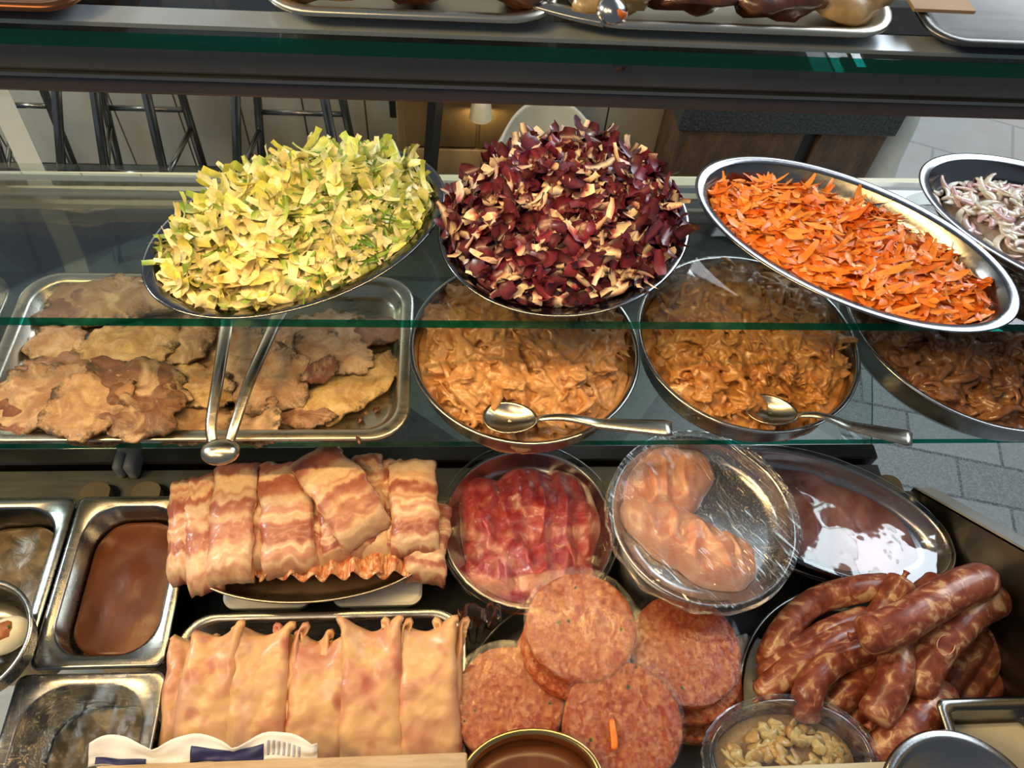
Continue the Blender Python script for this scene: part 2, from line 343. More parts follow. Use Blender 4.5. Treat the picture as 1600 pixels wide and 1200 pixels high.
# ------------------------------------------------------------------ mesh helpers
class Geo:
    def __init__(s): s.v = []; s.f = []; s.c = []; s.mi = []; s.uv = {}; s.e = []
    def add(s, vs, fs, col=None, mi=0, edge=None):
        k = len(s.v); s.v += [tuple(v) for v in vs]
        s.f += [tuple(i+k for i in f) for f in fs]; s.mi += [mi]*len(fs)
        if col is not None:
            if len(col) and isinstance(col[0], (tuple, list)): s.c += list(col)
            else: s.c += [col]*len(vs)
        if edge is not None: s.e += edge
        return k
    def loft(s, loops, cap0=False, cap1=False, closed=True, col=None, mi=0):
        n = len(loops[0]); vs = [p for l in loops for p in l]; fs = []
        for i in range(len(loops)-1):
            for j in range(n if closed else n-1):
                a = i*n+j; b = i*n+(j+1) % n; fs.append((a, b, b+n, a+n))
        if cap0: fs.append(tuple(range(n))[::-1])
        if cap1: fs.append(tuple(range((len(loops)-1)*n, len(loops)*n)))
        s.add(vs, fs, col, mi)
    def box(s, x0, x1, y0, y1, z0, z1, col=None, mi=0, bev=0.0):
        if bev:
            r = min(bev, (x1-x0)/2.01, (y1-y0)/2.01)
            b2 = min(bev, (z1-z0)/2.01); cx, cy, hx, hy = (x0+x1)/2, (y0+y1)/2, (x1-x0)/2, (y1-y0)/2
            L = [rr(cx, cy, hx-b2*.6, hy-b2*.6, r, z0), rr(cx, cy, hx, hy, r, z0+b2), rr(cx, cy, hx, hy, r, z1-b2), rr(cx, cy, hx-b2*.6, hy-b2*.6, r, z1)]
            s.loft(L, True, True, col=col, mi=mi); return
        vs = [(x, y, z) for z in (z0, z1) for x, y in ((x0, y0), (x1, y0), (x1, y1), (x0, y1))]
        s.add(vs, [(3, 2, 1, 0), (4, 5, 6, 7), (0, 1, 5, 4), (1, 2, 6, 5), (2, 3, 7, 6), (3, 0, 4, 7)], col, mi)
    def tube(s, pts, rad, n=12, col=None, flat=1.0, cap=True, mi=0):
        pts = [Vector(p) for p in pts]; m = len(pts)
        rs = rad if isinstance(rad, (list, tuple)) else [rad]*m
        t0 = (pts[1]-pts[0]).normalized(); up = Vector((0, 0, 1)) if abs(t0.z) < 0.9 else Vector((0, 1, 0))
        loops = []
        for i, p in enumerate(pts):
            t = (pts[min(i+1, m-1)]-pts[max(i-1, 0)]).normalized()
            side = t.cross(up).normalized(); u2 = side.cross(t).normalized(); up = u2
            loops.append([p+side*cos(2*pi*k/n)*rs[i]+u2*sin(2*pi*k/n)*rs[i]*flat for k in range(n)])
        s.loft(loops, cap, cap, col=col, mi=mi)
    def blob(s, c, rx, ry, rz, rot, seed, amp=0.3, nu=12, nv=8, col=None, fr=1.5):
        c = Vector(c); vs = []; fs = []
        for i in range(nv+1):
            th = pi*i/nv
            for j in range(nu):
                ph = 2*pi*j/nu; d = Vector((sin(th)*cos(ph), sin(th)*sin(ph), cos(th)))
                k = 1+amp*noise.noise(d*fr+Vector((seed*3.1, seed*1.7, seed)))
                vs.append(c+rot @ Vector((d.x*rx*k, d.y*ry*k, d.z*rz*k)))
        for i in range(nv):
            for j in range(nu):
                a = i*nu+j; b = i*nu+(j+1) % nu; fs.append((a, a+nu, b+nu, b))
        s.add(vs, fs, col)
    def ribbon(s, c, d, up, L, w, curl, twist, segs, colf, cup=0.2, taper=0.0, jag=0.0):
        """thin leaf strip with a cupped section"""
        c = Vector(c); d = d.normalized(); side = d.cross(up).normalized(); up = side.cross(d).normalized()
        p = c-d*L/2; vs = []; cols = []; fs = []; step = L/segs
        for i in range(segs+1):
            k = i/segs; ww = w*(1-taper*abs(2*k-1)**1.5)*(1+jag*random.uniform(-1, 1))
            vs += [p-side*ww/2, p-up*ww*cup, p+side*ww/2]; cols += [colf(k, -1), colf(k, 0), colf(k, 1)]
            if i < segs:
                a = i*3; fs += [(a, a+1, a+4, a+3), (a+1, a+2, a+5, a+4)]
            rot = Matrix.Rotation(curl/segs, 3, side) @ Matrix.Rotation(twist/segs, 3, d)
            d = (rot @ d).normalized(); up = (rot @ up).normalized(); side = d.cross(up).normalized(); p = p+d*step
        s.add(vs, fs, cols)
def rr(cx, cy, hx, hy, r, z, k=6):
    r = min(r, hx*0.999, hy*0.999); out = []
    for q, (sx, sy) in enumerate(((1, 1), (-1, 1), (-1, -1), (1, -1))):
        for i in range(k+1):
            a = q*pi/2+i*pi/2/k; out.append((cx+sx*(hx-r)+r*cos(a), cy+sy*(hy-r)+r*sin(a), z))
    return out
def spline(pts, n=24):
    pts = [Vector(p) for p in pts]
    if len(pts) == 2: return [pts[0].lerp(pts[1], i/n) for i in range(n+1)]
    P = [2*pts[0]-pts[1]]+pts+[2*pts[-1]-pts[-2]]; out = []; m = len(pts)-1
    for i in range(n+1):
        t = i/n*m; k = min(int(t), m-1); u = t-k; a, b, c, d = P[k:k+4]
        out.append(0.5*((2*b)+(c-a)*u+(2*a-5*b+4*c-d)*u*u+(3*b-a-3*c+d)*u**3))
    return out

def build(name, g, mats, parent=None, smooth=True, sub=0, bevel=0):
    if isinstance(mats, str): mats = [mats]
    v = [Vector(p) for p in g.v]
    xs = [p.x for p in v]; ys = [p.y for p in v]; zs = [p.z for p in v]
    if parent: org = Vector(parent['_o'])
    else: org = Vector(((min(xs)+max(xs))/2, (min(ys)+max(ys))/2, min(zs)))
    me = bpy.data.meshes.new(name); me.from_pydata([p-org for p in v], [], g.f)
    for m in mats: me.materials.append(M[m])
    me.polygons.foreach_set('use_smooth', [smooth]*len(g.f))
    if len(mats) > 1: me.polygons.foreach_set('material_index', g.mi)
    if g.c and len(g.c) == len(g.v):
        a = me.color_attributes.new('Col', 'FLOAT_COLOR', 'POINT')
        a.data.foreach_set('color', [x for c in g.c for x in (*c[:3], 1.0)])
    if g.e and len(g.e) == len(g.v):
        a = me.attributes.new('Edge', 'FLOAT', 'POINT'); a.data.foreach_set('value', g.e)
    if g.uv:
        u = me.uv_layers.new(name='UVMap')
        u.data.foreach_set('uv', [x for l in me.loops for x in g.uv[l.vertex_index]])
    me.update()
    o = bpy.data.objects.new(name, me); COL.objects.link(o)
    if parent: o.parent = parent; o['_o'] = parent['_o']; 
    else: o.location = org; o['_o'] = tuple(org)
    if parent and parent.type == 'MESH': pass
    if bevel:
        b = o.modifiers.new('bevel', 'BEVEL'); b.width = bevel; b.segments = 2; b.limit_method = 'ANGLE'
    if sub: m = o.modifiers.new('sub', 'SUBSURF'); m.levels = sub; m.render_levels = sub
    if not smooth or bevel: pass
    return o
def thing(name, label, cat, loc, group=None):
    o = bpy.data.objects.new(name, None); COL.objects.link(o); o.location = loc; o['_o'] = tuple(loc); o.empty_display_size = 0.02
    o['label'] = label; o['category'] = cat
    if group: o['group'] = group
    return o
def tag(o, label=None, cat=None, group=None, kind=None):
    if label: o['label'] = label
    if cat: o['category'] = cat
    if group: o['group'] = group
    if kind: o['kind'] = kind
    return o
def struct(name, g, m, **k):
    o = build(name, g, m, smooth=False, **k); o['kind'] = 'structure'; return o

# ------------------------------------------------------------------ surroundings
FZ = -0.85
g = Geo(); g.box(-3.5, 1.12, 0.3, 2.95, FZ-0.1, FZ); struct('floor', g, 'floor_tile')
g = Geo(); g.box(1.12, 4.6, 0.0, 1.62, FZ-0.1, FZ-0.002); struct('floor_pavers', g, 'street_paver')
g = Geo(); g.box(1.12, 5.5, 1.62, 5.2, FZ-0.1, FZ); struct('floor_pavement', g, 'street_slab')
g = Geo(); g.box(-3.5, 0.95, 2.2, 2.3, FZ, 1.6); struct('wall_back', g, 'wall_tile')

# stools seen through the glass: legs and rungs of steel tube
def stool(label, front, back, rungs, seat):
    b = (Vector(front[0][0])+Vector(back[0][0]))/2
    t = thing('bar_stool', label, 'stool', (b.x, b.y, FZ), 'steel bar stools by the tiled wall')
    ends = []
    for a, c in front+back:
        a, c = Vector(a), Vector(c); d = (c-a)/(c.z-a.z)
        lo = a+d*(FZ+0.002-a.z); hi = a+d*(-0.06-a.z); ends.append((lo, hi))
        g = Geo(); g.tube([lo, hi], 0.0125, 10); build('leg', g, 'chrome_tube', t)
    for i, j, z in rungs:
        p = [ends[k][0].lerp(ends[k][1], (z-FZ)/(-0.06-FZ)) for k in (i, j)]
        g = Geo(); g.tube(p, 0.008, 8); build('rung', g, 'chrome_tube', t)
    c = sum((e[1] for e in ends), Vector())/len(ends)
    g = Geo(); g.loft([[(c.x+r*cos(k*pi/16), c.y+r*sin(k*pi/16), z) for k in range(32)] for r, z in ((0.10, -0.064), (0.12, -0.05), (0.12, -0.03), (0.10, -0.02))], True, True)
    build('seat', g, 'black_plastic', t)
def L(px0, py0, px1, py1, Y): return (tuple(atY(px0, py0, Y)), tuple(atY(px1, py1, Y)))
stool('steel bar stool furthest left, behind the slanted grey glass support', [L(-30, 150, 10, 275, 1.75), L(88, 145, 97, 275, 1.75)], [L(0, 145, 55, 275, 1.98), L(70, 145, 122, 275, 1.98)], [(0, 1, -0.50), (2, 3, -0.46), (1, 3, -0.52), (0, 2, -0.52)], 0)
stool('steel bar stool with slanted legs, left of the lettuce dish', [L(148, 147, 166, 275, 1.75), L(229, 148, 258, 277, 1.75)], [L(160, 147, 190, 275, 1.98), L(284, 148, 323, 277, 1.98)], [(0, 1, -0.50), (2, 3, -0.46), (1, 3, -0.52), (0, 2, -0.52)], 0)
stool('steel bar stool with upright legs, directly above the lettuce dish rim', [L(368, 150, 371, 270, 1.75), L(507, 155, 522, 230, 1.75)], [L(402, 152, 409, 245, 1.98), L(535, 155, 552, 235, 1.98)], [(0, 1, -0.50), (2, 3, -0.46), (1, 3, -0.52), (0, 2, -0.52)], 0)

# wooden cabinet, shade and bulb added for a lamp reflection, hanging latch, shell chair behind the radicchio
t = thing('wall_cabinet', 'brown wooden cabinet against the tiled wall behind the radicchio', 'cabinet', (0.13, 2.05, FZ))
g = Geo(); g.box(-0.16, 0.33, 2.0, 2.195, FZ, 0.3, bev=0.006); build('body', g, 'cabinet_wood', t)
for x0, x1 in ((-0.14, 0.08), (0.09, 0.31)):
    g = Geo(); g.box(x0, x1, 1.982, 1.999, FZ+0.28, 0.28, bev=0.004); d = build('door', g, 'cabinet_wood', t)
    g = Geo(); g.tube([((x0+x1)/2-0.03, 1.972, FZ+0.5), ((x0+x1)/2+0.03, 1.972, FZ+0.5)], 0.004, 8); build('handle', g, 'chrome_tube', d)
g = Geo(); g.box(-0.14, 0.31, 1.982, 1.999, FZ+0.03, FZ+0.27, bev=0.004); build('drawer', g, 'cabinet_wood', t)
a = atY(752, 160, 1.94)
t = thing('cabinet_glint', 'small cream shade added for a lamp reflection on the wooden cabinet front', 'lamp', tuple(a))
g = Geo(); g.loft([[(a.x+r*cos(k*pi/12), a.y+r*sin(k*pi/12), a.z+z) for k in range(24)] for r, z in ((0.034, -0.05), (0.028, 0.0), (0.02, 0.03))], False, True); build('glint_shade', g, 'glint_cream', t)
g = Geo(); g.tube([(a.x, a.y, a.z), (a.x, 1.982, a.z+0.02)], 0.006, 8); build('bracket', g, 'chrome_tube', t)
pl = bpy.data.lights.new('cabinet_glint_light', 'POINT'); pl.energy = 0.35; pl.color = (1, .75, .4); pl.shadow_soft_size = 0.01  # added bulb, makes the stand-in for the lamp reflection glow
plo = bpy.data.objects.new('cabinet_glint_light', pl); COL.objects.link(plo); plo.location = (a.x, a.y, a.z-0.045)
a = atY(680, 170, 1.9); b = atY(672, 262, 1.9)
d_ = (b-a)/(b.z-a.z); g = Geo(); q0 = a+d_*(0.3-a.z); q1 = a+d_*(FZ-a.z)
g.tube([q0, q1], 0.022, 4); tag(build('door_post', g, 'dark_steel', smooth=False), 'dark metal post standing beside the wooden cabinet', 'post')
for px, lab in ((614, 'left of two black latches hanging on the back wall'), (626, 'right of two black latches hanging on the back wall')):
    a = atY(px, 168, 2.15); g = Geo(); g.box(a.x-0.012, a.x+0.012, 2.15, 2.199, a.z-0.04, a.z+0.35, bev=0.003)
    tag(build('wall_latch', g, 'black_plastic', smooth=False), lab, 'latch', 'black latches on the back wall')
# white shell chair
c = atY(862, 240, 1.75)
t = thing('shell_chair', 'white moulded shell chair seen behind the radicchio heap', 'chair', (c.x, c.y, FZ))
g = Geo(); vs = []; fs = []; nu, nv = 24, 14
for i in range(nv+1):
    v = i/nv
    for j in range(nu+1):
        a_ = pi*(j/nu); rx = 0.20*(1-0.25*v*v); vs.append((c.x+rx*cos(a_)*1.0, c.y-0.02+0.17*sin(a_)+0.02*v, c.z-0.14+0.20*v*(sin(a_)**0.5 if sin(a_) > 0 else 0)))
for i in range(nv):
    for j in range(nu): k = i*(nu+1)+j; fs.append((k, k+1, k+nu+2, k+nu+1))
g.add(vs, fs); o = build('backrest', g, 'shell_white', t); o.modifiers.new('s', 'SOLIDIFY').thickness = 0.008
g = Geo(); g.loft([[(c.x+r*cos(k*pi/16), c.y-0.02+r*0.85*sin(k*pi/16), c.z+z) for k in range(32)] for r, z in ((0.10, -0.19), (0.17, -0.17), (0.20, -0.135), (0.19, -0.13), (0.15, -0.16), (0.05, -0.175))], True, True); build('seat', g, 'shell_white', t)
for sx, sy in ((1, 1), (-1, 1), (-1, -1), (1, -1)):
    g = Geo(); g.tube([(c.x+sx*0.09, c.y-0.02+sy*0.08, c.z-0.17), (c.x+sx*0.19, c.y-0.02+sy*0.17, FZ)], 0.011, 8); build('leg', g, 'chrome_tube', t)
# dark brown slab bench panels
t = thing('stone_counter', 'rusty brown stone-faced counter with dark top, behind the carrots', 'counter', (1.05, 2.0, FZ))
g = Geo()
x0, x1, x2 = 0.70, 1.13, 1.36
g.box(x0, x1-0.035, 1.96, 2.16, FZ, -0.465); build('front_panel', g, 'rust_panel', t, smooth=False)
g = Geo(); g.box(x1+0.02, x2, 1.96, 2.16, FZ, -0.465); build('front_panel', g, 'rust_panel', t, smooth=False)
g = Geo(); g.box(x1-0.034, x1+0.019, 1.985, 2.14, FZ, -0.465); build('joint_post', g, 'black_plastic', t, smooth=False)
g = Geo(); g.box(x0-0.01, x2+0.02, 1.95, 2.18, -0.464, -0.33, bev=0.004); build('top_slab', g, 'granite_dark', t, smooth=False)
# stone paw
c = at(1385, 290, FZ)
t = thing('stone_statue', 'white stone animal statue foot standing beside the brown counter', 'statue', (1.50, 2.12, FZ))
g = Geo(); q = (1.475, 2.10)
g.tube(spline([(q[0]-0.01, q[1]+0.05, FZ+0.42), (q[0]+0.015, q[1]+0.03, FZ+0.30), (q[0]+0.005, q[1], FZ+0.17), (q[0], q[1]-0.03, FZ+0.04)], 16), [0.075-0.02*sin(i/16*pi)+0.01*(i/16) for i in range(17)], 16); build('leg', g, 'stone_white', t)
for k in range(3):
    g = Geo(); g.blob((q[0]-0.045+0.045*k, q[1]-0.09, FZ+0.028), 0.027, 0.055, 0.028, Matrix.Identity(3), k, 0.05); build('toe', g, 'stone_white', t)

# ------------------------------------------------------------------ display case
DZ = 0.0
CX0, CX1 = -0.80, 0.62
g = Geo(); g.box(-0.306, CX1+0.03, 0.02, 0.455, -0.012, 0.0, mi=0); 
case = thing('display_case', 'glass and steel counter display case holding all the food', 'display case', (0, 0.3, FZ))
build('deck', g, 'green_paper', case, smooth=False)
g = Geo(); g.box(CX0, -0.306, 0.02, 0.455, -0.20, -0.19); g.box(CX0, -0.306, 0.45, 0.455, -0.19, 0.02); g.box(-0.309, -0.306, 0.02, 0.45, -0.19, -0.012); build('well', g, 'dark_steel', case, smooth=False)
g = Geo(); g.box(CX0, CX1, 0.02, 0.54, FZ, -0.21, bev=0.004); build('cabinet_body', g, 'frame_steel', case, smooth=False)
# back ledge with slots
g = Geo(); g.box(CX0, CX1, 0.468, 0.522, 0.02, 0.044, bev=0.002); lg = build('back_ledge', g, 'frame_steel', case, smooth=False)
g = Geo(); g.box(CX0, CX1, 0.4635, 0.4678, 0.0, 0.050); build('ledge_lip', g, 'tray_steel', lg, smooth=False)
g = Geo(); g.box(CX0, CX1, 0.528, 0.552, 0.02, 0.052, bev=0.003); build('glass_channel', g, 'dark_steel', case, smooth=False)
g = Geo(); g.box(CX0, CX1, 0.456, 0.552, -0.20, 0.018); build('back_panel', g, 'dark_steel', case, smooth=False)
for px in (163, 240, 1372):
    a = at(px, 752 if px < 1000 else 738, 0.046); x = a.x; y = 0.478
    g = Geo(); n = 12
    out = [(x-0.018, y-0.012)]+[(x+0.018*cos(pi-pi*k/n), y+0.004+0.013*sin(pi*k/n)) for k in range(n+1)]+[(x+0.018, y-0.012)]
    g.loft([[(p[0], p[1], z) for p in out] for z in (0.044, 0.062)], False, True); build('slot_tab', g, 'tab_metal', lg, smooth=False)
    g = Geo(); out = [(x-0.012, y)]+[(x+0.005+0.019*cos(pi-pi*k/n), y+0.008+0.014*sin(pi*k/n)) for k in range(n+1)]+[(x+0.022, y)]
    g.loft([[(p[0], p[1], z) for p in out] for z in (0.0435, 0.0447)], False, True); build('slot', g, 'black_plastic', lg, smooth=False)
# curved glass, posts
CURVE = [(0.541, 0.038), (0.60, 0.083), (0.68, 0.132), (0.77, 0.175), (0.83, 0.208), (0.850, 0.222)]
def curved(x0, x1, n, off=0.0, th=0.006):
    pts = spline([(0, y, z) for y, z in CURVE], n); L0 = []
    inn = [(p.y+off, p.z) for p in pts]; outl = [(p.y+off+th, p.z) for p in pts]
    return inn+outl[::-1]
g = Geo(); prof = curved(0, 0, 20, 0.002)
n = len(prof)
g.add([(x, y, z) for x in (CX0, CX1) for y, z in prof], [(i, (i+1) % n, (i+1) % n+n, i+n) for i in range(n)], mi=0)
g.add([(CX1, y, z) for y, z in prof], [tuple(range(n))], mi=1)
build('front_glass', g, ['glass_clear', 'glass_edge'], case)
g = Geo(); pts = spline([(-0.429, 0.527, 0.050), (-0.434, 0.553, 0.052), (-0.515, 0.765, 0.150), (-0.566, 0.868, 0.235), (-0.62, 0.97, 0.36), (-0.66, 1.02, 0.52)], 30)
w = 0.0145; g.loft([[(p.x-w, p.y-0.003, p.z-0.004), (p.x+w, p.y+0.003, p.z-0.004), (p.x+w, p.y+0.003, p.z+0.004), (p.x-w, p.y-0.003, p.z+0.004)] for p in pts], True, True)
po = build('glass_post', g, 'post_paint', case, smooth=False)
X = -0.427; g = Geo(); g.box(X-0.014, X-0.0016, 0.508, 0.537, 0.044, 0.074, bev=0.005); g.box(X+0.001, X+0.016, 0.506, 0.539, 0.044, 0.078, bev=0.006)
build('clamp', g, 'post_paint', po)
# top rail of the curved pane
g = Geo(); ra_, rb_ = at(-420, 294, 0.24), at(1435, 305, 0.24); dv = (rb_-ra_)
for z0, z1, o0 in ((0.214, 0.240, 0.0), (0.2405, 0.246, 0.004), (0.2465, 0.262, 0.001)):
    g.loft([[(p.x, p.y-0.008+o0, z0), (p.x, p.y+0.012, z0), (p.x, p.y+0.012, z1), (p.x, p.y-0.008+o0, z1)] for p in (ra_, rb_)], True, True)
build('glass_rail', g, 'alu_profile', case, smooth=False)

def glass_shelf(label, x0, x1, y0, y1, z1, th):
    g = Geo(); vs = [(x, y, z) for z in (z1-th, z1) for x, y in ((x0, y0), (x1, y0), (x1, y1), (x0, y1))]
    g.add(vs, [(3, 2, 1, 0), (4, 5, 6, 7)], mi=0); g.add(vs, [(0, 1, 5, 4), (1, 2, 6, 5), (3, 0, 4, 7)], mi=1); g.add(vs, [(2, 3, 7, 6)], mi=0)
    o = build('glass_shelf', g, ['glass_clear', 'glass_edge'], smooth=False)
    return tag(o, label, 'glass shelf')
SH2, SH1, SH0 = 0.200, 0.3625, 0.7565
glass_shelf('lower glass shelf with green edge, under the roast meat tray', CX0, 0.90, 0.4715, 0.735, SH2, 0.0105)
glass_shelf('middle glass shelf with green edge, under the salad dishes', CX0, 0.98, 0.5235, 0.757, SH1, 0.0125)
glass_shelf('top glass shelf with thick green edge, above the dark beam', -0.75, 0.90, 0.394, 0.70, SH0, 0.0090)
# continuation of shelves behind: rear support rails
g = Geo(); g.box(-0.70, 0.86, 0.402, 0.47, 0.727, 0.7465, bev=0.002); bm_ = thing('shelf_beam', 'dark grey and brown beam running under the top glass shelf', 'beam', (0, 0.43, 0.70))
build('upper_rail', g, 'beam_grey', bm_, smooth=False)
g = Geo(); g.box(-0.70, 0.86, 0.400, 0.474, 0.7245, 0.7268); build('seam', g, 'frame_steel', bm_, smooth=False)
g = Geo(); g.box(-0.70, 0.86, 0.402, 0.470, 0.7130, 0.7243, bev=0.002); build('lower_rail', g, 'beam_brown', bm_, smooth=False)
a = atY(968, 98, 0.402); g = Geo(); g.tube([(a.x, 0.402, a.z), (a.x, 0.398, a.z)], 0.0035, 12); build('screw', g, 'dark_steel', bm_)
g = Geo(); g.box(-0.75, 0.90, 0.3985, 0.4145, 0.7567, 0.7592); tag(build('shelf_trim', g, 'flange_metal', smooth=False), 'bright metal trim strip along the top glass shelf edge', 'trim strip')

# right end side panel rising toward the server
t = thing('side_panel', 'dark steel end panel with bright top edge beside the sausages', 'panel', (0.66, 0.3, 0.0))
def slab_yz(g, prof, x0, x1):
    n = len(prof); g.add([(x, y, z) for x in (x0, x1) for y, z in prof], [tuple(range(n))[::-1], tuple(range(n, 2*n))]+[(i, (i+1) % n, (i+1) % n+n, i+n) for i in range(n)])
pf = [(0.475, -0.01), (0.478, 0.055), (0.468, 0.064), (0.33, 0.196), (0.13, 0.39), (0.02, 0.39), (0.02, -0.01)]
g = Geo(); slab_yz(g, pf, 0.653, 0.657); build('sheet', g, 'dark_steel', t, smooth=False)
g = Geo(); g.add([(0.653, 0.474, 0.0625), (0.675, 0.474, 0.0625), (0.675, 0.128, 0.394), (0.653, 0.128, 0.394), (0.653, 0.470, 0.0585), (0.675, 0.470, 0.0585), (0.675, 0.124, 0.390), (0.653, 0.124, 0.390)], [(0, 1, 2, 3), (7, 6, 5, 4), (0, 4, 5, 1), (1, 5, 6, 2), (2, 6, 7, 3), (3, 7, 4, 0)]); build('top_flange', g, 'flange_metal', t, smooth=False)
g = Geo(); g.tube([(0.640, 0.462, 0.045), (0.653, 0.462, 0.045)], 0.014, 18); build('bolt_plate', g, 'frame_steel', t)
g = Geo(); g.tube([(0.634, 0.462, 0.045), (0.641, 0.462, 0.045)], 0.0055, 6); build('bolt', g, 'brass_rim', t, smooth=False)

# ------------------------------------------------------------------ dishes
def ell(cx, cy, a, b, rot, d, z, n=96):
    return [(cx+(a-d)*cos(t)*cos(rot)-(b-d)*sin(t)*sin(rot), cy+(a-d)*cos(t)*sin(rot)+(b-d)*sin(t)*cos(rot), z) for t in (2*pi*k/n for k in range(n))]
DEEP = [(0.045, 0.000), (0.036, 0.002), (0.028, 0.008), (0.018, 0.024), (0.009, 0.040), (0.002, 0.046), (0.000, 0.0485), (0.0015, 0.0500), (0.004, 0.0498), (0.0115, 0.0485), (0.0130, 0.0465), (0.0205, 0.028), (0.0300, 0.0095), (0.038, 0.0045), (0.046, 0.0030)]
ROUND = [(0.030, 0.000), (0.022, 0.001), (0.014, 0.006), (0.010, 0.014), (0.004, 0.044), (0.0005, 0.048), (0.000, 0.0495), (0.0012, 0.0505), (0.0052, 0.0500), (0.0062, 0.048), (0.0070, 0.046), (0.0078, 0.044), (0.0115, 0.015), (0.016, 0.007), (0.024, 0.0035), (0.030, 0.0030)]
PLATE = [(0.024, 0.000), (0.018, 0.001), (0.010, 0.008), (0.003, 0.022), (0.000, 0.025), (0.0012, 0.0262), (0.003, 0.0255), (0.005, 0.022), (0.012, 0.009), (0.019, 0.0035), (0.026, 0.003)]
def dish(name, label, cat, cx, cy, a, b, rot, zrim, prof, m='dish_steel', group=None, depth=1.0, close=True):
    zt = max(p[1] for p in prof)*depth
    g = Geo(); L_ = [ell(cx, cy, a, b, rot, d, zrim-zt+z*depth) for d, z in prof]; g.loft(L_, True, True)
    return tag(build(name, g, m), label, cat, group)

def in_ell(x, y, cx, cy, a, b, rot):
    dx, dy = x-cx, y-cy; u = (dx*cos(rot)+dy*sin(rot))/a; v = (-dx*sin(rot)+dy*cos(rot))/b
    return math.hypot(u, v), u, v
def mound(g, cx, cy, a, b, rot, hf, colf, nr=26, nt=80):
    """closed heap surface inside an ellipse"""
    loops = []
    cols = []
    for i in range(nr, 0, -1):
        r = i/nr; lp = []
        for k in range(nt):
            t = 2*pi*k/nt; x = cx+a*r*cos(t)*cos(rot)-b*r*sin(t)*sin(rot); y = cy+a*r*cos(t)*sin(rot)+b*r*sin(t)*cos(rot)
            z = hf(x, y); lp.append((x, y, z)); cols.append(colf(x, y))
        loops.append(lp)
    low = [(p[0], p[1], p[2]-0.01) for p in loops[0]]
    g.loft([low]+loops, True, True, col=[cols[k] for k in range(nt)]+cols)
def jit(c, s): 
    k = 1+random.uniform(-s, s); return (c[0]*k, c[1]*k, c[2]*k)
def lerp3(a, b, t): return tuple(a[i]*(1-t)+b[i]*t for i in range(3))

def clamp(g, D, zr=0.394, top=0.0485*0.62):
    prof = [(0.0130, 0.0465), (0.0205, 0.028), (0.0300, 0.0095), (0.038, 0.0045)]
    base = zr-0.05*0.62; out = []
    for x, y, z in g.v:
        z = max(z, base+0.0045)
        r, u, v = in_ell(x, y, *D)
        if z < zr+0.004:
            h = (z-base)/0.62; d = 0.012
            for (d0, h0), (d1, h1) in zip(prof, prof[1:]):
                if h1 <= h <= h0: d = d0+(d1-d0)*(h0-h)/(h0-h1)
            if h < prof[-1][1]: d = 0.038
            q, u, v = in_ell(x, y, D[0], D[1], D[2]-d-0.001, D[3]-d-0.001, D[4])
            if q > 1:
                if r < 1.02 or z < zr+0.0005 or True: x = D[0]+(x-D[0])/q; y = D[1]+(y-D[1])/q
                else: z = zr+0.002
        out.append((x, y, z))
    g.v = out
def heap(name, label, m, cx, cy, a, b, rot, hf, N, maker, base, D=None):
    g = Geo(); mound(g, cx, cy, a, b, rot, lambda x, y: hf(x, y)-0.004, base)
    k = 0
    while k < N:
        x = cx+random.uniform(-a, a)*1.2; y = cy+random.uniform(-a, a)*1.2
        r, u, v = in_ell(x, y, cx, cy, a, b, rot)
        if r > 0.98: continue
        z = hf(x, y); e = 0.004
        nrm = Vector(((hf(x-e, y)-hf(x+e, y))/(2*e), (hf(x, y-e)-hf(x, y+e))/(2*e), 1)).normalized()
        maker(g, Vector((x, y, z)), nrm, r, u, v); k += 1
    clamp(g, D)
    return tag(build(name, g, m), label, label.split(' heap')[0].split()[-1], kind='stuff')

# lettuce
LE = (-0.160, 0.631, 0.171, 0.112, R(34))
tag(dish('salad_dish', 'oval steel dish heaped with lettuce at left on middle shelf', 'dish', *LE, 0.394, DEEP, m='salad_steel', depth=0.62), group='steel dishes on the middle shelf')
def le_h(x, y):
    r, u, v = in_ell(x, y, LE[0], LE[1]+0.002, 0.156, 0.098, LE[4])
    r = min(r, 1); return 0.383+0.048*(1-r**2.6)*(0.85+0.22*u)*(1.0+0.30*v)+0.010*noise.noise(Vector((x*28, y*28, 2)))
def le_mk(g, p, n, r, u, v):
    d = Vector((random.uniform(-1, 1), random.uniform(-1, 1), 0)); d = (d-n*d.dot(n)); d = d.normalized()+n*random.uniform(-0.28, 0.28)
    gr = noise.noise(Vector((p.x*14, p.y*14, 5)))
    herb = (u < 0.55 and u > -0.3 and v < -0.05 and random.random() < 0.30) or random.random() < 0.06
    yel = max(0, min(1, 0.55-0.55*u-0.45*v+gr*0.6))
    if herb:
        c = random.choice([(0.10, 0.24, 0.02), (0.16, 0.32, 0.03), (0.22, 0.38, 0.05)]); w = random.uniform(0.002, 0.004); Ln = random.uniform(0.015, 0.035)
        g.ribbon(p+n*random.uniform(0.002, 0.008), d, n, Ln, w, random.uniform(-2, 2), random.uniform(-2, 2), 5, lambda k, s: c, 0.2, 0.4)
        return
    pale = lerp3((0.66, 0.68, 0.36), (0.84, 0.70, 0.40), yel); grn = lerp3((0.44, 0.56, 0.12), (0.68, 0.62, 0.15), yel)
    c1 = jit(pale, .12); c2 = jit(grn if random.random() < 0.55 else pale, .15)
    if random.random() < 0.14: c2 = jit((0.24, 0.40, 0.07), .2)
    w = random.uniform(0.006, 0.015); Ln = random.uniform(0.018, 0.048)
    g.ribbon(p+n*random.uniform(-0.004, 0.007), d, n, Ln, w, random.uniform(-1.7, 1.7), random.uniform(-1.3, 1.3), 7,
             lambda k, s: lerp3(c1, c2, min(1, max(0, k*1.2-.1+0.15*s))), random.uniform(-.35, .35), 0.25, 0.18)
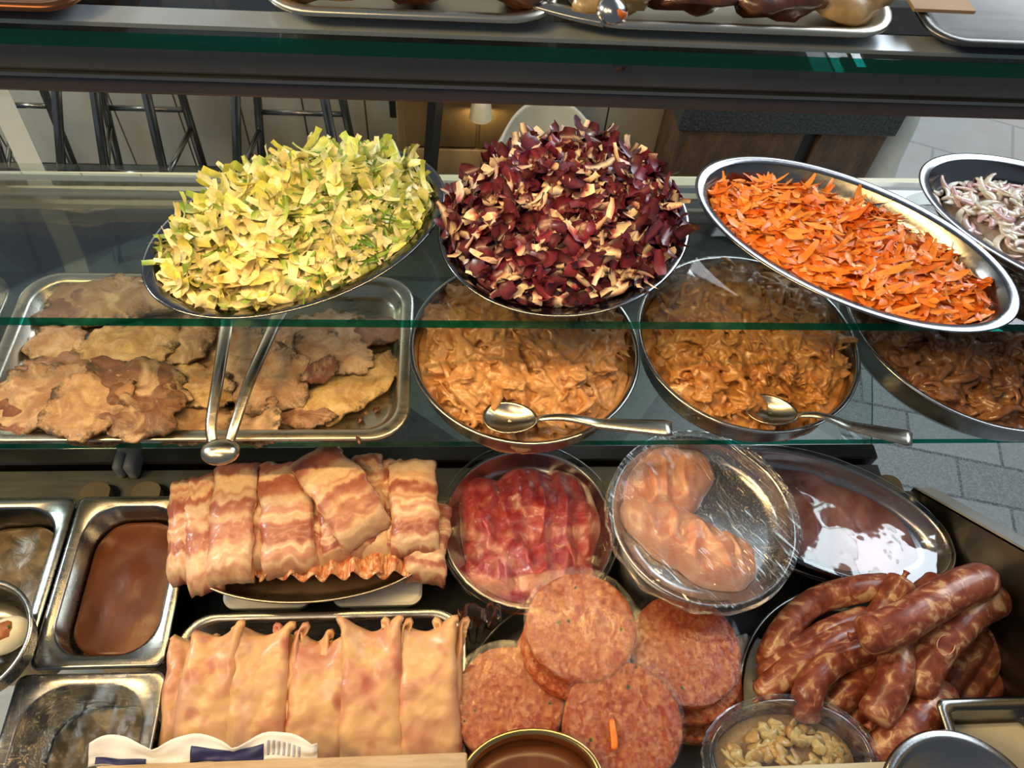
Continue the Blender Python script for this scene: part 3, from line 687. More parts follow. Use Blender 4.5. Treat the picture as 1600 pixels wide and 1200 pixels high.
heap('shredded_lettuce', 'pale green and yellow shredded lettuce heap in left oval dish', 'lettuce', LE[0], LE[1]+0.002, 0.154, 0.096, LE[4], le_h, 1700, le_mk, lambda x, y: (0.40, 0.44, 0.13), LE)

# radicchio
RA = (0.130, 0.642, 0.150, 0.131, R(38))
tag(dish('salad_dish', 'steel dish piled high with red radicchio on middle shelf', 'dish', *RA, 0.394, DEEP, m='salad_steel', depth=0.62), group='steel dishes on the middle shelf')
def ra_h(x, y):
    r, u, v = in_ell(x, y, RA[0]+0.0, RA[1]+0.004, 0.140, 0.121, RA[4]); r = min(r, 1)
    return 0.388+0.068*(1-r**2.3)+0.010*noise.noise(Vector((x*26, y*26, 9)))
def ra_mk(g, p, n, r, u, v):
    d = Vector((random.uniform(-1, 1), random.uniform(-1, 1), 0)); d = (d-n*d.dot(n)); d = d.normalized()+n*random.uniform(-0.35, 0.35)
    dk = jit(random.choice([(0.045, 0.004, 0.017), (0.070, 0.005, 0.024), (0.12, 0.008, 0.030), (0.025, 0.003, 0.011)]), .25); wh = jit((0.78, 0.62, 0.50), .12); pk = (0.42, 0.09, 0.12)
    typ = random.random()
    if typ < 0.58:
        f = lambda k, s: dk if s != 0 else lerp3(dk, pk, 0.25); w = random.uniform(0.010, 0.020); Ln = random.uniform(0.018, 0.038)
    elif typ < 0.78:
        cut = random.uniform(0.3, 0.7); f = lambda k, s: wh if k+0.1*s > cut else (pk if k+0.1*s > cut-0.2 else dk); w = random.uniform(0.007, 0.013); Ln = random.uniform(0.016, 0.034)
    elif typ < 0.92:
        f = lambda k, s: wh if s <= 0 else pk; w = random.uniform(0.004, 0.009); Ln = random.uniform(0.014, 0.036)
    else:
        f = lambda k, s: wh if s == 0 else dk; w = random.uniform(0.009, 0.014); Ln = random.uniform(0.018, 0.036)
    g.ribbon(p+n*random.uniform(-0.004, 0.009), d, n, Ln, w, random.uniform(-1.6, 1.6), random.uniform(-1.2, 1.2), 6, f, random.uniform(-.35, .35), 0.35, 0.22)
heap('shredded_radicchio', 'dark red and white shredded radicchio heap in centre dish', 'radicchio', RA[0], RA[1]+0.004, 0.139, 0.120, RA[4], ra_h, 1400, ra_mk, lambda x, y: (0.03, 0.003, 0.010), RA)

# carrots
CA = (0.457, 0.625, 0.190, 0.1075, R(-34))
tag(dish('salad_dish', 'oval steel dish of orange carrot shavings on middle shelf', 'dish', *CA, 0.394, DEEP, m='salad_steel', depth=0.62), group='steel dishes on the middle shelf')
def ca_h(x, y):
    r, u, v = in_ell(x, y, CA[0]-0.005, CA[1]-0.003, 0.166, 0.086, CA[4]); r = min(r, 1)
    return 0.372+0.018*(1-r**3)+0.016*max(0, -u)*(1-r)+0.006*noise.noise(Vector((x*30, y*30, 1)))
def ca_mk(g, p, n, r, u, v):
    q, qu, qv = in_ell(p.x, p.y, CA[0]-0.03, CA[1]-0.078, 0.014, 0.010, CA[4])
    if q < 1: return
    a_ = CA[4]+random.gauss(0, 1.2); d = Vector((cos(a_), sin(a_), random.uniform(-.15, .22)))
    c = jit(random.choice([(0.95, 0.24, 0.018), (0.97, 0.30, 0.03), (0.93, 0.20, 0.012), (0.98, 0.36, 0.06)]), .08)
    g.ribbon(p+n*random.uniform(-0.005, 0.008), d, n, random.uniform(0.016, 0.040), random.uniform(0.005, 0.0115), random.uniform(-1.0, 1.0), random.uniform(-0.8, 0.8), 6, lambda k, s: c, random.uniform(-.2, .2), 0.7, 0.22)
heap('carrot_shavings', 'bright orange carrot shavings heap in right oval dish', 'carrot', CA[0]-0.005, CA[1]-0.003, 0.166, 0.086, CA[4], ca_h, 1300, ca_mk, lambda x, y: (0.80, 0.17, 0.012), CA)

# onions at far right
ON = (0.741, 0.640, 0.190, 0.110, R(-34))
tag(dish('salad_dish', 'steel dish of sliced onion cut off at right edge', 'dish', *ON, 0.394, DEEP, m='salad_steel', depth=0.62), group='steel dishes on the middle shelf')
def on_h(x, y):
    r, u, v = in_ell(x, y, ON[0], ON[1], 0.160, 0.084, ON[4]); r = min(r, 1); return 0.366+0.022*(1-r**3)
def on_mk(g, p, n, r, u, v):
    a_ = random.uniform(0, 2*pi); rr_ = random.uniform(0.010, 0.020); ln = random.uniform(1.4, 2.8); c = jit(random.choice([(0.84, 0.74, 0.64), (0.80, 0.60, 0.57), (0.88, 0.80, 0.70), (0.70, 0.42, 0.44)]), .08)
    tl = Matrix.Rotation(random.uniform(-.45, .45), 3, 'X') @ Matrix.Rotation(random.uniform(-.45, .45), 3, 'Y')
    q = [p+n*0.003+tl @ Vector((rr_*(cos(a_+ln*i/9)-cos(a_+ln/2)), rr_*(sin(a_+ln*i/9)-sin(a_+ln/2)), 0)) for i in range(10)]
    g.tube(q, [0.0044*(0.35+0.65*sin(pi*i/9)) for i in range(10)], 8, col=c, flat=0.45)
heap('sliced_onion', 'pale sliced onion heap in dish at right edge', 'onion', ON[0], ON[1], 0.160, 0.084, ON[4], on_h, 340, on_mk, lambda x, y: (0.50, 0.38, 0.33), ON)

# ------------------------------------------------------------------ kebab style meat mixes
def chunk_heap(name, label, cx, cy, a, b, rot, hf, N, m, sz, strip=0.35, vox=0.0014, amp=1.0):
    g = Geo()
    def hh(x, y):
        p = Vector((x, y, 0)); return hf(x, y)+amp*(0.013*noise.noise(p*26)+0.007*noise.noise(p*60))
    mound(g, cx, cy, a, b, rot, lambda x, y: hh(x, y)-0.004, lambda x, y: (1, 1, 1), 50, 150)
    k = 0
    while k < N:
        x = cx+random.uniform(-a, a); y = cy+random.uniform(-a, a)
        r, u, v = in_ell(x, y, cx, cy, a, b, rot)
        if r > 0.89: continue
        z = hh(x, y); e = 0.004
        n = Vector(((hf(x-e, y)-hf(x+e, y))/(2*e), (hf(x, y-e)-hf(x, y+e))/(2*e), 1)).normalized()
        rot3 = Matrix.Rotation(random.uniform(0, 6.28), 3, 'Z') @ Matrix.Rotation(random.uniform(-.9, .9), 3, 'X') @ Matrix.Rotation(random.uniform(-.6, .6), 3, 'Y')
        s = sz*random.uniform(0.6, 1.4); P = Vector((x, y, z))+n*random.uniform(-0.004, 0.003)
        if random.random() < strip:
            d = rot3 @ Vector((1, 0, 0)); sd = rot3 @ Vector((0, 1, 0)); pts = [P-d*s*1.5, P-d*s*.7+sd*s*random.uniform(-.7, .7)+n*s*.3, P+d*s*.6+n*s*.35, P+d*s*1.5+sd*s*random.uniform(-.9, .9)-n*s*.2]
            rr_ = s*random.uniform(.22, .42); q = spline(pts, 8); g.tube(q, [rr_*(0.55+0.45*sin(pi*i/8)) for i in range(9)], 7, flat=0.7)
        else:
            g.blob(P, s*1.2, s*0.8, s*0.40, rot3, random.uniform(0, 99), 0.8, 12, 8, None, 1.9)
        k += 1
    g.c = []
    o = build(name, g, m); md = o.modifiers.new('fuse', 'REMESH'); md.mode = 'VOXEL'; md.voxel_size = vox; md.use_smooth_shade = True
    sm = o.modifiers.new('soften', 'SMOOTH'); sm.factor = 0.5; sm.iterations = 2
    return tag(o, label, 'meat', kind='stuff')
def kebab_mat(name, stops, dark, coat, big=24):
    t = NT(name); v = t.co('Object', (1, 1, 1)); n = t.noise(v, big, 5, 0.62, 0.8); f = t.noise(v, 110, 5, 0.7, 0.5); d = t.noise(v, 60, 3, 0.6, 1.0)
    c = t.ramp(n, stops); c = t.mix(t.ramp(d, [(0.60, 0), (0.70, dark)]), c, (0.07, 0.028, 0.012))
    c = t.mix(t.ramp(f, [(0.3, 0.4), (0.5, 0)]), c, tuple(x*0.4 for x in stops[0][1])); t.bump(f, 0.5, 0.002)
    M[name] = t.fin(c, 0.33, coat=coat, sss=0.06)
kebab_mat('kebab_cream', [(0.30, (0.36, 0.14, 0.040)), (0.45, (0.50, 0.23, 0.080)), (0.58, (0.60, 0.33, 0.15)), (0.72, (0.42, 0.23, 0.07))], 0.35, 0.4)
kebab_mat('kebab_brown', [(0.30, (0.30, 0.10, 0.025)), (0.44, (0.48, 0.20, 0.05)), (0.58, (0.58, 0.30, 0.09)), (0.72, (0.40, 0.16, 0.05))], 0.75, 0.45, 32)
kebab_mat('kebab_dark', [(0.30, (0.12, 0.040, 0.016)), (0.44, (0.26, 0.10, 0.036)), (0.58, (0.38, 0.18, 0.07)), (0.72, (0.20, 0.075, 0.03))], 0.6, 0.5, 34)
M2 = (0.092, 0.577, 0.141, 0.141, 0.0); M3 = (0.374, 0.590, 0.141, 0.141, 0.0); M4 = (0.702, 0.632, 0.184, 0.184, 0.0)
for mm, lab in ((M2, 'round steel pan of creamy orange meat with spoon, below radicchio'), (M3, 'round steel pan of browned meat mix with spoon, below carrots'), (M4, 'large round steel pan of dark brown meat cut off at right')):
    tag(dish('meat_pan', lab, 'pan', *mm, 0.2525, ROUND), group='steel pans on the lower shelf')
def m2_h(x, y):
    r, u, v = in_ell(x, y, M2[0], M2[1], 0.131, 0.131, 0); r = min(r, 1); dip = math.exp(-(((x-M2[0]+0.02)/0.06)**2+((y-M2[1]+0.115)/0.035)**2))
    return 0.235+0.026*(1-r**3)-0.012*dip
chunk_heap('creamy_meat', 'creamy orange meat mix filling the pan below radicchio', M2[0], M2[1], 0.131, 0.131, 0, m2_h, 420, 'kebab_cream', 0.014, 0.22)
def m3_h(x, y):
    r, u, v = in_ell(x, y, M3[0], M3[1], 0.131, 0.131, 0); r = min(r, 1); dip = math.exp(-(((x-M3[0]-0.045)/0.055)**2+((y-M3[1]+0.085)/0.045)**2))
    return 0.236+0.030*(1-r**3)+0.02*max(0, v)*(1-r)-0.034*dip
chunk_heap('browned_meat', 'browned orange meat mix with charred bits in pan below carrots', M3[0], M3[1], 0.131, 0.131, 0, m3_h, 560, 'kebab_brown', 0.011, 0.42)
def m4_h(x, y):
    r, u, v = in_ell(x, y, M4[0], M4[1], 0.172, 0.172, 0); r = min(r, 1); return 0.232+0.026*(1-r**3)
chunk_heap('dark_meat', 'dark brown roasted meat strips in large pan at right', M4[0], M4[1], 0.172, 0.172, 0, m4_h, 620, 'kebab_dark', 0.0125, 0.6)

def spoon(label, bowl_px, end_px, zb, ze, wb=0.021, lb=0.031):
    B = at(*bowl_px, zb); E_ = at(*end_px, ze); d = (E_-B); dl = d.length; d.normalize(); up = Vector((0, 0, 1)); side = d.cross(up).normalized(); up = side.cross(d)
    t = thing('serving_spoon', label, 'spoon', tuple(B))
    g = Geo(); loops = []
    for i in range(11):
        r = i/10; loops.append([B+d*cos(a_)*lb*r+side*sin(a_)*wb*r*(1-0.12*cos(a_))+up*(-0.009*(1-r*r)) for a_ in (2*pi*k/28 for k in range(28))] if r > 0 else [B-up*0.009]*28)
    g.loft(loops, False, False); o = build('spoon_bowl', g, 'cutlery_steel', t); md = o.modifiers.new('s', 'SOLIDIFY'); md.thickness = 0.0014; md.offset = 0
    g = Geo(); loops = []; n = 20
    for i in range(n+1):
        k = i/n; p = B+d*(lb*0.93+(dl-lb*0.93)*k)+up*(0.010*sin(pi*min(1, k*2.2))*(1-k)); w = 0.0042+0.0075*k**1.3 if k < 0.97 else 0.0105; th = 0.0016
        if k == 1: w = 0.009
        loops.append([p+side*w, p+side*w*.7+up*th, p-side*w*.7+up*th, p-side*w, p-side*w*.7-up*th, p+side*w*.7-up*th])
    g.loft(loops, True, True); build('handle', g, 'cutlery_steel', t)
spoon('steel spoon resting in creamy orange meat, handle pointing right', (797, 652), (1050, 670), 0.262, 0.270)
spoon('steel spoon in browned meat pan, handle reaching down right', (1205, 640), (1425, 686), 0.256, 0.276)
# film over the back of the browned meat pan
g = Geo(); vs = []; fs = []; n = 40
for i in range(n+1):
    for j in range(n+1):
        x = M3[0]-0.125+0.15*j/n; y = M3[1]+0.060+0.085*i/n; vs.append((x, y, m3_h(x, y)+0.020+0.004*noise.noise(Vector((x*50, y*20, 3)))))
for i in range(n):
    for j in range(n):
        k = i*(n+1)+j; x, y, _ = vs[k]
        if math.hypot(x-M3[0], y-M3[1]) < 0.138: fs.append((k, k+1, k+n+2, k+n+1))
g.add(vs, fs); tag(build('cling_film', g, 'film_clear'), 'loose cling film over the back of browned meat pan', 'film')

# ------------------------------------------------------------------ roast meat tray
def rr_tray(name, label, x0, x1, y0, y1, zt, depth, r, m, flange=0.016, group=None, slope=0.010, cat='tray'):
    g = Geo(); cx, cy, hx, hy = (x0+x1)/2, (y0+y1)/2, (x1-x0)/2, (y1-y0)/2
    P = [(flange+slope+0.004, -depth-0.0012), (flange+slope*.6, -depth+0.002), (flange+0.001, -0.004), (0.002, -0.0035), (0, -0.002), (0.0008, 0.0), (0.003, 0.0005), (flange-0.001, 0.0), (flange+0.002, -0.003), (flange+slope*.75, -depth+0.004), (flange+slope+0.004, -depth)]
    g.loft([rr(cx, cy, hx-d, hy-d, max(r-d*.6, 0.012), zt+z, 8) for d, z in P], True, True)
    return tag(build(name, g, m), label, cat, group)
rr_tray('roast_tray', 'rectangular steel tray of sliced roast meat on lower shelf', -0.540, -0.047, 0.462, 0.715, 0.2215, 0.020, 0.045, 'tray_steel', 0.014)
rr_tray('roast_tray', 'steel tray cut off at the left edge beside roast meat', -0.86, -0.553, 0.50, 0.715, 0.2215, 0.020, 0.045, 'tray_steel', 0.014)
def slice_(label, px, py, zc, rx, ry, rot, tx, ty, tone, seed, fold=0.0, th=0.0035):
    c = at(px, py, zc); g = Geo(); random.seed(seed); nt, nr = 96, 18; N3 = lambda a, b, k: noise.noise(Vector((a, b, seed*7.3+k)))
    top = []; cols = []; ed = []
    for i in range(nr+1):
        r = i/nr; lp = []
        for k in range(nt):
            a_ = 2*pi*k/nt; ca, sa = cos(a_), sin(a_)
            out = 1+0.26*N3(ca*1.3, sa*1.3, 0)+0.15*N3(ca*4, sa*4, 1)+0.07*N3(ca*14, sa*14, 2)
            x = r*out*rx*ca; y = r*out*ry*sa
            X = x*cos(rot)-y*sin(rot); Y = x*sin(rot)+y*cos(rot)
            z = tx*X+ty*Y+0.008*N3(X*30, Y*30, 3)+0.0045*N3(X*75, Y*75, 4)+fold*0.022*max(0, (r*ca))**2*(1+N3(X*30, Y*30, 5))-0.005*r**3
            lp.append(Vector((c.x+X, c.y+Y, max(z+c.z, 0.2035)))); cols.append(tone); ed.append(r**1.5*(0.75+0.5*N3(ca*2, sa*2, 6)))
        top.append(lp)
    bot = [[Vector((p.x, p.y, p.z-th)) for p in lp] for lp in top]
    mid = [[Vector((c.x+(p.x-c.x)*1.01, c.y+(p.y-c.y)*1.01, p.z-th/2)) for p in top[-1]]]
    loops = top+mid+bot[::-1]; n = len(loops)
    g.loft(loops, False, False, col=cols+[tone]*nt+cols[::-1][:0]+cols); g.e = ed+[1.0]*nt+[e for i in range(nr, -1, -1) for e in ed[i*nt:(i+1)*nt]]
    return tag(build('roast_slice', g, 'cooked_meat'), label, 'meat slice', 'roast meat slices on the steel tray')
P_, T_, B_, Y_, K_ = (0.66, 0.46, 0.30), (0.56, 0.38, 0.21), (0.24, 0.12, 0.065), (0.66, 0.47, 0.22), (0.38, 0.22, 0.15)
for a_ in [
 ('tan roast slice lying furthest back, behind the lettuce dish', 175, 462, 0.222, 0.078, 0.040, 0.1, 0, 0.1, T_, 1),
 ('grey-pink roast slice at tray back left, half under another', 120, 475, 0.218, 0.045, 0.028, 0.3, 0, 0.1, K_, 2),
 ('tan slice in the middle of the tray behind the tongs', 330, 545, 0.216, 0.070, 0.052, 0.2, 0.05, 0, T_, 3),
 ('pale slice at back right of tray, under lettuce dish edge', 500, 520, 0.216, 0.060, 0.045, 0.3, 0, 0, P_, 4),
 ('brown slice standing at far right back tray corner', 590, 512, 0.216, 0.045, 0.025, 0.1, 0, 0, K_, 5),
 ('long yellowish slice curving along the right end of tray', 545, 598, 0.214, 0.070, 0.034, 0.65, 0.05, 0, Y_, 6),
 ('pale oval slice on top of long yellowish slice at right', 520, 548, 0.224, 0.050, 0.036, -0.3, 0, 0, P_, 7),
 ('small brown meat scrap on the pale right slices', 500, 575, 0.231, 0.024, 0.016, 0.4, 0, 0, (0.24, 0.09, 0.055), 8, 0.3),
 ('pale fatty slice at back left of the tray', 85, 530, 0.218, 0.038, 0.035, 0.0, 0.1, 0, P_, 9),
 ('pale wrinkled slice left of centre behind dark roll', 200, 540, 0.222, 0.062, 0.040, 0.1, 0, 0, Y_, 10, 0.3),
 ('smooth tan slice right of the wrinkled pale slice', 275, 530, 0.224, 0.045, 0.042, 0.3, 0.15, 0, T_, 11),
 ('pinkish brown slice above dark roll at left', 90, 570, 0.222, 0.050, 0.022, 0.1, 0, 0, K_, 12),
 ('flat tan slice at the front of tray left of tongs', 300, 655, 0.212, 0.052, 0.028, 0.1, 0, 0, T_, 13),
 ('frayed slice just right of the tong arms', 415, 590, 0.220, 0.050, 0.050, 0.6, 0, 0.05, P_, 14, 0.5),
 ('ragged slice piece at front right of tongs', 400, 655, 0.214, 0.032, 0.032, 0.2, 0, 0, P_, 15, 0.9),
 ('dark edged scrap at front right near bare tray', 470, 645, 0.210, 0.042, 0.018, -0.25, 0, 0, K_, 16, 0.6),
 ('tan slice with torn edge between tongs and dark roll', 300, 598, 0.222, 0.050, 0.030, -0.3, 0, 0, Y_, 17, 0.3),
 ('brown slice lying at the front left tray corner', 35, 648, 0.222, 0.040, 0.030, 0.3, 0, 0, (0.28, 0.12, 0.07), 18, 0.5),
 ('pale pink slice at left end of tray front', 60, 615, 0.230, 0.055, 0.048, 0.1, 0.1, 0, P_, 19, 0.3),
 ('flat orange-brown slice under dark roll at tray front', 130, 664, 0.212, 0.085, 0.022, 0.0, 0, 0, (0.42, 0.21, 0.08), 20, 0.2),
 ('dark brown crusted slice on top of the roll', 215, 595, 0.242, 0.062, 0.034, -0.35, -0.1, 0, B_, 21),
 ('brown crusted slice lying over the roll at front', 215, 635, 0.240, 0.050, 0.038, -0.15, -0.1, 0.1, B_, 22, 0.2),
 ('pale fatty slice on front of the dark roll', 135, 628, 0.242, 0.048, 0.044, 0.2, 0, 0.12, (0.58, 0.38, 0.22), 23, 0.2),
]: slice_(*a_)
random.seed(11)
for i, (px, py, lb) in enumerate(((148, 655, 'dark roasted crumb under the front of the dark roll'), (563, 655, 'larger dark crumb at bare right end of roast tray'), (560, 688, 'dark crumb stuck on the front rim of roast tray'), (478, 672, 'dark crumb at front of tray below the ragged scrap'), (588, 640, 'dark crumb nearest the right wall of roast tray'), (545, 672, 'dark crumb between the scrap and tray corner'))):
    p = at(px, py, 0.2045 if i != 2 else 0.2235)
    g = Geo(); g.blob(p, 0.0035+0.001*(i % 3), 0.0028, 0.0015, Matrix.Rotation(i, 3, 'Z'), i, 0.8, 10, 6); tag(build('meat_crumb', g, 'grill_dark'), lb, 'crumb', 'dark crumbs on the roast tray')

# tongs
h = at(343, 708, 0.240); e1 = at(352, 520, 0.245); e2 = at(412, 522, 0.245)
t = thing('tongs', 'steel serving tongs lying on the roast slices, hinge at front', 'tongs', tuple(h))
def tong_arm(pts, ws):
    g = Geo(); q = spline(pts, 30); loops = []
    for i, p in enumerate(q):
        k = i/30; d = (q[min(i+1, 30)]-q[max(i-1, 0)]).normalized(); s_ = d.cross(Vector((0, 0, 1))).normalized(); u_ = s_.cross(d)
        w = ws[0]*(1-k)+ws[1]*k+ (0.005*max(0, k-.8)/.2); hh = 0.0022
        loops.append([p+s_*w, p+s_*w*.6+u_*hh, p-s_*w*.6+u_*hh, p-s_*w, p-s_*w*.7-u_*hh*.3, p+s_*w*.7-u_*hh*.3])
    g.loft(loops, True, True); build('arm', g, 'cutlery_steel', t)
dz = Vector((0, 0, 0.006))
tong_arm([at(333, 700, 0.242), at(330, 660, 0.250), at(341, 590, 0.256), at(352, 515, 0.250), at(357, 480, 0.240)], (0.0055, 0.0085))
tong_arm([at(356, 700, 0.242), at(368, 660, 0.250), at(392, 590, 0.256), at(425, 515, 0.250), at(440, 480, 0.240)], (0.0055, 0.0085))
g = Geo(); g.blob(at(344, 706, 0.243), 0.021, 0.016, 0.011, Matrix.Rotation(0.0, 3, 'Z'), 3, 0.03, 24, 14); build('hinge_cap', g, 'cutlery_steel', t)

# ------------------------------------------------------------------ plates on the bottom level
def sheet(name, fn, nu, nv, th, m, parent=None, nrm=True, edge=None, round_=True):
    """solid folded slice: top surface fn(u,v), constant thickness, rounded sides, uv = (u,v)"""
    P = [[Vector(fn(i/nu, j/nv)) for i in range(nu+1)] for j in range(nv+1)]
    g = Geo(); idx = {}
    def N(i, j):
        a_ = P[j][min(i+1, nu)]-P[j][max(i-1, 0)]; b_ = P[min(j+1, nv)][i]-P[max(j-1, 0)][i]
        return a_.cross(b_).normalized()
    vs = []; uv = []
    for j in range(nv+1):
        for i in range(nu+1): 
            vs.append(P[j][i]); uv.append((i/nu, j/nv))
    for j in range(nv+1):
        for i in range(nu+1):
            vs.append(P[j][i]-N(i, j)*th); uv.append((i/nu, j/nv))
    w = nu+1; o = w*(nv+1); fs = []; mi = []
    for j in range(nv):
        for i in range(nu):
            k = j*w+i; fs.append((k, k+1, k+w+1, k+w)); fs.append((o+k, o+k+w, o+k+w+1, o+k+1)); mi += [0, 0]
    rim = [(i, 0) for i in range(nu)]+[(nu, j) for j in range(nv)]+[(i, nv) for i in range(nu, 0, -1)]+[(0, j) for j in range(nv, 0, -1)]
    n = len(rim); k0 = len(vs); C = sum((p for r_ in P for p in r_), Vector())/(w*(nv+1))
    for (i, j) in rim:
        p = P[j][i]-N(i, j)*th*.5; q = P[min(max(j, 1), nv-1)][min(max(i, 1), nu-1)]; d = (P[j][i]-q); d = d.normalized() if d.length > 1e-6 else Vector()
        vs.append(p+d*th*.42); uv.append((i/nu, j/nv))
    for a_ in range(n):
        b_ = (a_+1) % n; (i, j), (i2, j2) = rim[a_], rim[b_]
        fs.append((j2*w+i2, j*w+i, k0+a_, k0+b_)); fs.append((k0+b_, k0+a_, o+j*w+i, o+j2*w+i2)); mi += [1, 1]
    g.add(vs, fs); g.mi = mi; g.uv = dict(enumerate(uv))
    return build(name, g, m if isinstance(m, list) else [m, m], parent)

# bacon: white tubs, oval plate, folded rashers
for (xa, xb), lab in (((-0.272, -0.170), 'left white plastic tub under the bacon plate'), ((-0.142, -0.036), 'right white plastic tub under the bacon plate')):
    g = Geo(); cx = (xa+xb)/2; hx = (xb-xa)/2
    L_ = []
    for d, z in ((0.012, 0.001), (0.010, 0.004), (0.002, 0.050), (-0.002, 0.051), (-0.002, 0.056), (0.001, 0.058)):
        L_.append([(x+(0.0012*(i % 2) if 0.003 < z < 0.05 else 0), y, z) for i, (x, y, _) in enumerate(rr(cx, 0.385, hx-d, 0.058-d, 0.015, z, 10))])
    g.loft(L_, True, True); tag(build('plastic_tub', g, 'white_plastic', smooth=False), lab, 'tub', 'white tubs under the bacon plate')
BA = (-0.168, 0.388, 0.155, 0.074, 0.03)
tag(dish('bacon_plate', 'oval steel plate carrying folded bacon rashers', 'plate', *BA, 0.101, PLATE, m='tray_steel', depth=1.6), 'oval steel plate carrying folded bacon rashers', 'plate')
def rasher(label, pf, pb, wpx, zf, zb, seed, bulge=0.014, th=0.0075, drop=0.016):
    A = at(*pf, zf); B = at(*pb, zb); d = (B-A); Ln = d.length; d.normalize(); s_ = d.cross(Vector((0, 0, 1))).normalized(); w = wpx*0.90/F_PX
    rn = lambda x, y: noise.noise(Vector((x*3, y*4, seed*5.1)))
    def fn(u, v):
        k = v; x = (u-.5)*w*(1+0.10*rn(0, v*1.5)); lz = bulge*sin(pi*min(1, max(0, k)))**0.6
        e = abs(u-.5)*2; lz -= 0.0055*e**4; 
        fr = max(0, 0.10-k)/0.10; bk = max(0, k-0.88)/0.12
        lz -= drop*(fr**2)+drop*.8*(bk**2); y = k*Ln+(0.0035*fr*Ln/.1 if False else 0)+0.004*rn(u*1.5, 0)*(1 if k < .2 or k > .8 else .3)
        lz += 0.0025*rn(u*2, v*5)+0.0012*noise.noise(Vector((u*9, v*16, seed)))
        p = A+d*y+s_*(x+0.004*rn(v*1.6, 3)); return (p.x, p.y, p.z+lz)
    return tag(sheet('bacon_rasher', fn, 14, 44, th, ['bacon', 'bacon_edge']), label, 'bacon', 'folded bacon rashers on the oval plate')
rs = [
 ('bacon rasher at far left, partly under its neighbour', (288, 905), (292, 742), 50, 0.108, 0.112, 1),
 ('second bacon rasher from the left, narrow strip showing', (318, 920), (315, 735), 52, 0.110, 0.116, 2),
 ('bacon rasher under the diagonal one, lower half showing', (548, 868), (532, 760), 86, 0.118, 0.118, 3),
 ('narrow bacon strip between the second and third wide rashers', (400, 888), (412, 715), 48, 0.112, 0.118, 4),
 ('narrow bacon strip right of the third wide rasher', (492, 884), (484, 740), 40, 0.112, 0.116, 5),
 ('bacon rasher peeking out right of the diagonal rasher', (590, 868), (570, 702), 52, 0.112, 0.120, 6),
 ('narrow bacon strip left of the rightmost wide rasher', (622, 866), (606, 712), 46, 0.112, 0.116, 7),
 ('bacon rasher drooping off the right end of plate', (660, 905), (678, 780), 66, 0.100, 0.112, 8),
 ('wide bacon rasher at left with its top behind tongs', (357, 905), (372, 716), 68, 0.122, 0.128, 9),
 ('wide upright bacon rasher in the middle of the row', (453, 890), (444, 716), 82, 0.122, 0.128, 10),
 ('wide bacon rasher at the right end standing on top', (650, 862), (644, 712), 78, 0.124, 0.130, 11),
 ('bacon rasher lying diagonally on top of the row', (578, 832), (482, 700), 88, 0.142, 0.140, 12)]
for r_ in rs: rasher(*r_)
# loose folded ends below the rashers
for i, (px, w) in enumerate(((330, 40), (385, 46), (432, 44), (478, 46), (520, 40), (566, 50), (608, 46))):
    c = at(px, 908-abs(px-470)*0.04, 0.106); sd = i*2.3
    def fn(u, v, c=c, sd=sd, w=w):
        x = (u-.5)*w*0.9/F_PX*1.3; return (c.x+x, c.y+0.004+0.030*v+0.003*sin(u*9+sd), c.z+0.007*sin(u*11+sd)*(1-v*.4)+0.004*noise.noise(Vector((u*5, v*3, sd))))
    tag(sheet('bacon_fold', fn, 26, 8, 0.0018, ['bacon_edge', 'bacon_edge']), ['ruffled bacon end under the far left wide rasher', 'ruffled bacon end between left and middle rashers', 'ruffled bacon end under left side of middle rasher', 'ruffled bacon end under right side of middle rasher', 'ruffled bacon end just right of the middle rasher', 'ruffled bacon end below the diagonal rasher', 'ruffled bacon end left of the rightmost rasher'][i], 'bacon', 'ruffled bacon ends along the plate front')

# ham
HZ = 0.072
rr_tray('ham_tray', 'rounded steel tray holding folded ham slices', -0.314, 0.020, 0.115, 0.315, HZ, 0.060, 0.040, 'bin_steel', 0.010)
def ham(label, f, b, wf, wb, zf, zb, seed, peakl=1.0, peakr=1.0, th=0.010, lean=0.0):
    A = at(*f, zf); B = at(*b, zb); d = (B-A); s_ = Vector((1, 0, 0)); W0, W1 = wf*0.88/F_PX, wb*0.88/F_PX
    rn = lambda x, y: noise.noise(Vector((x*2, y*3, seed*4.3)))
    def fn(u, v):
        w = W0*(1-v)+W1*v; e = (u-.5)*2; z = 0.014*sin(pi*min(1, v*1.0))**0.7
        pk = v**4; z += pk*(0.020*(peakl*max(0, -e)**1.3+peakr*max(0, e)**1.3)-0.016*(1-e*e))
        z -= 0.010*e**6; z -= 0.02*max(0, v-.94)/.06*(0.3+0.7*(1-abs(e)))
        z += 0.003*rn(u*2, v*3)+0.0012*rn(u*6, v*8)
        p = A+d*v+s_*((u-.5)*w+0.003*rn(v*2, 2)); 
        y = p.y-0.004*pk*(1-e*e)
        return (p.x+lean*v*v, y, p.z+z)
    return tag(sheet('ham_slice', fn, 22, 44, th, ['ham', 'ham']), label, 'ham', 'folded ham slices in the steel tray')
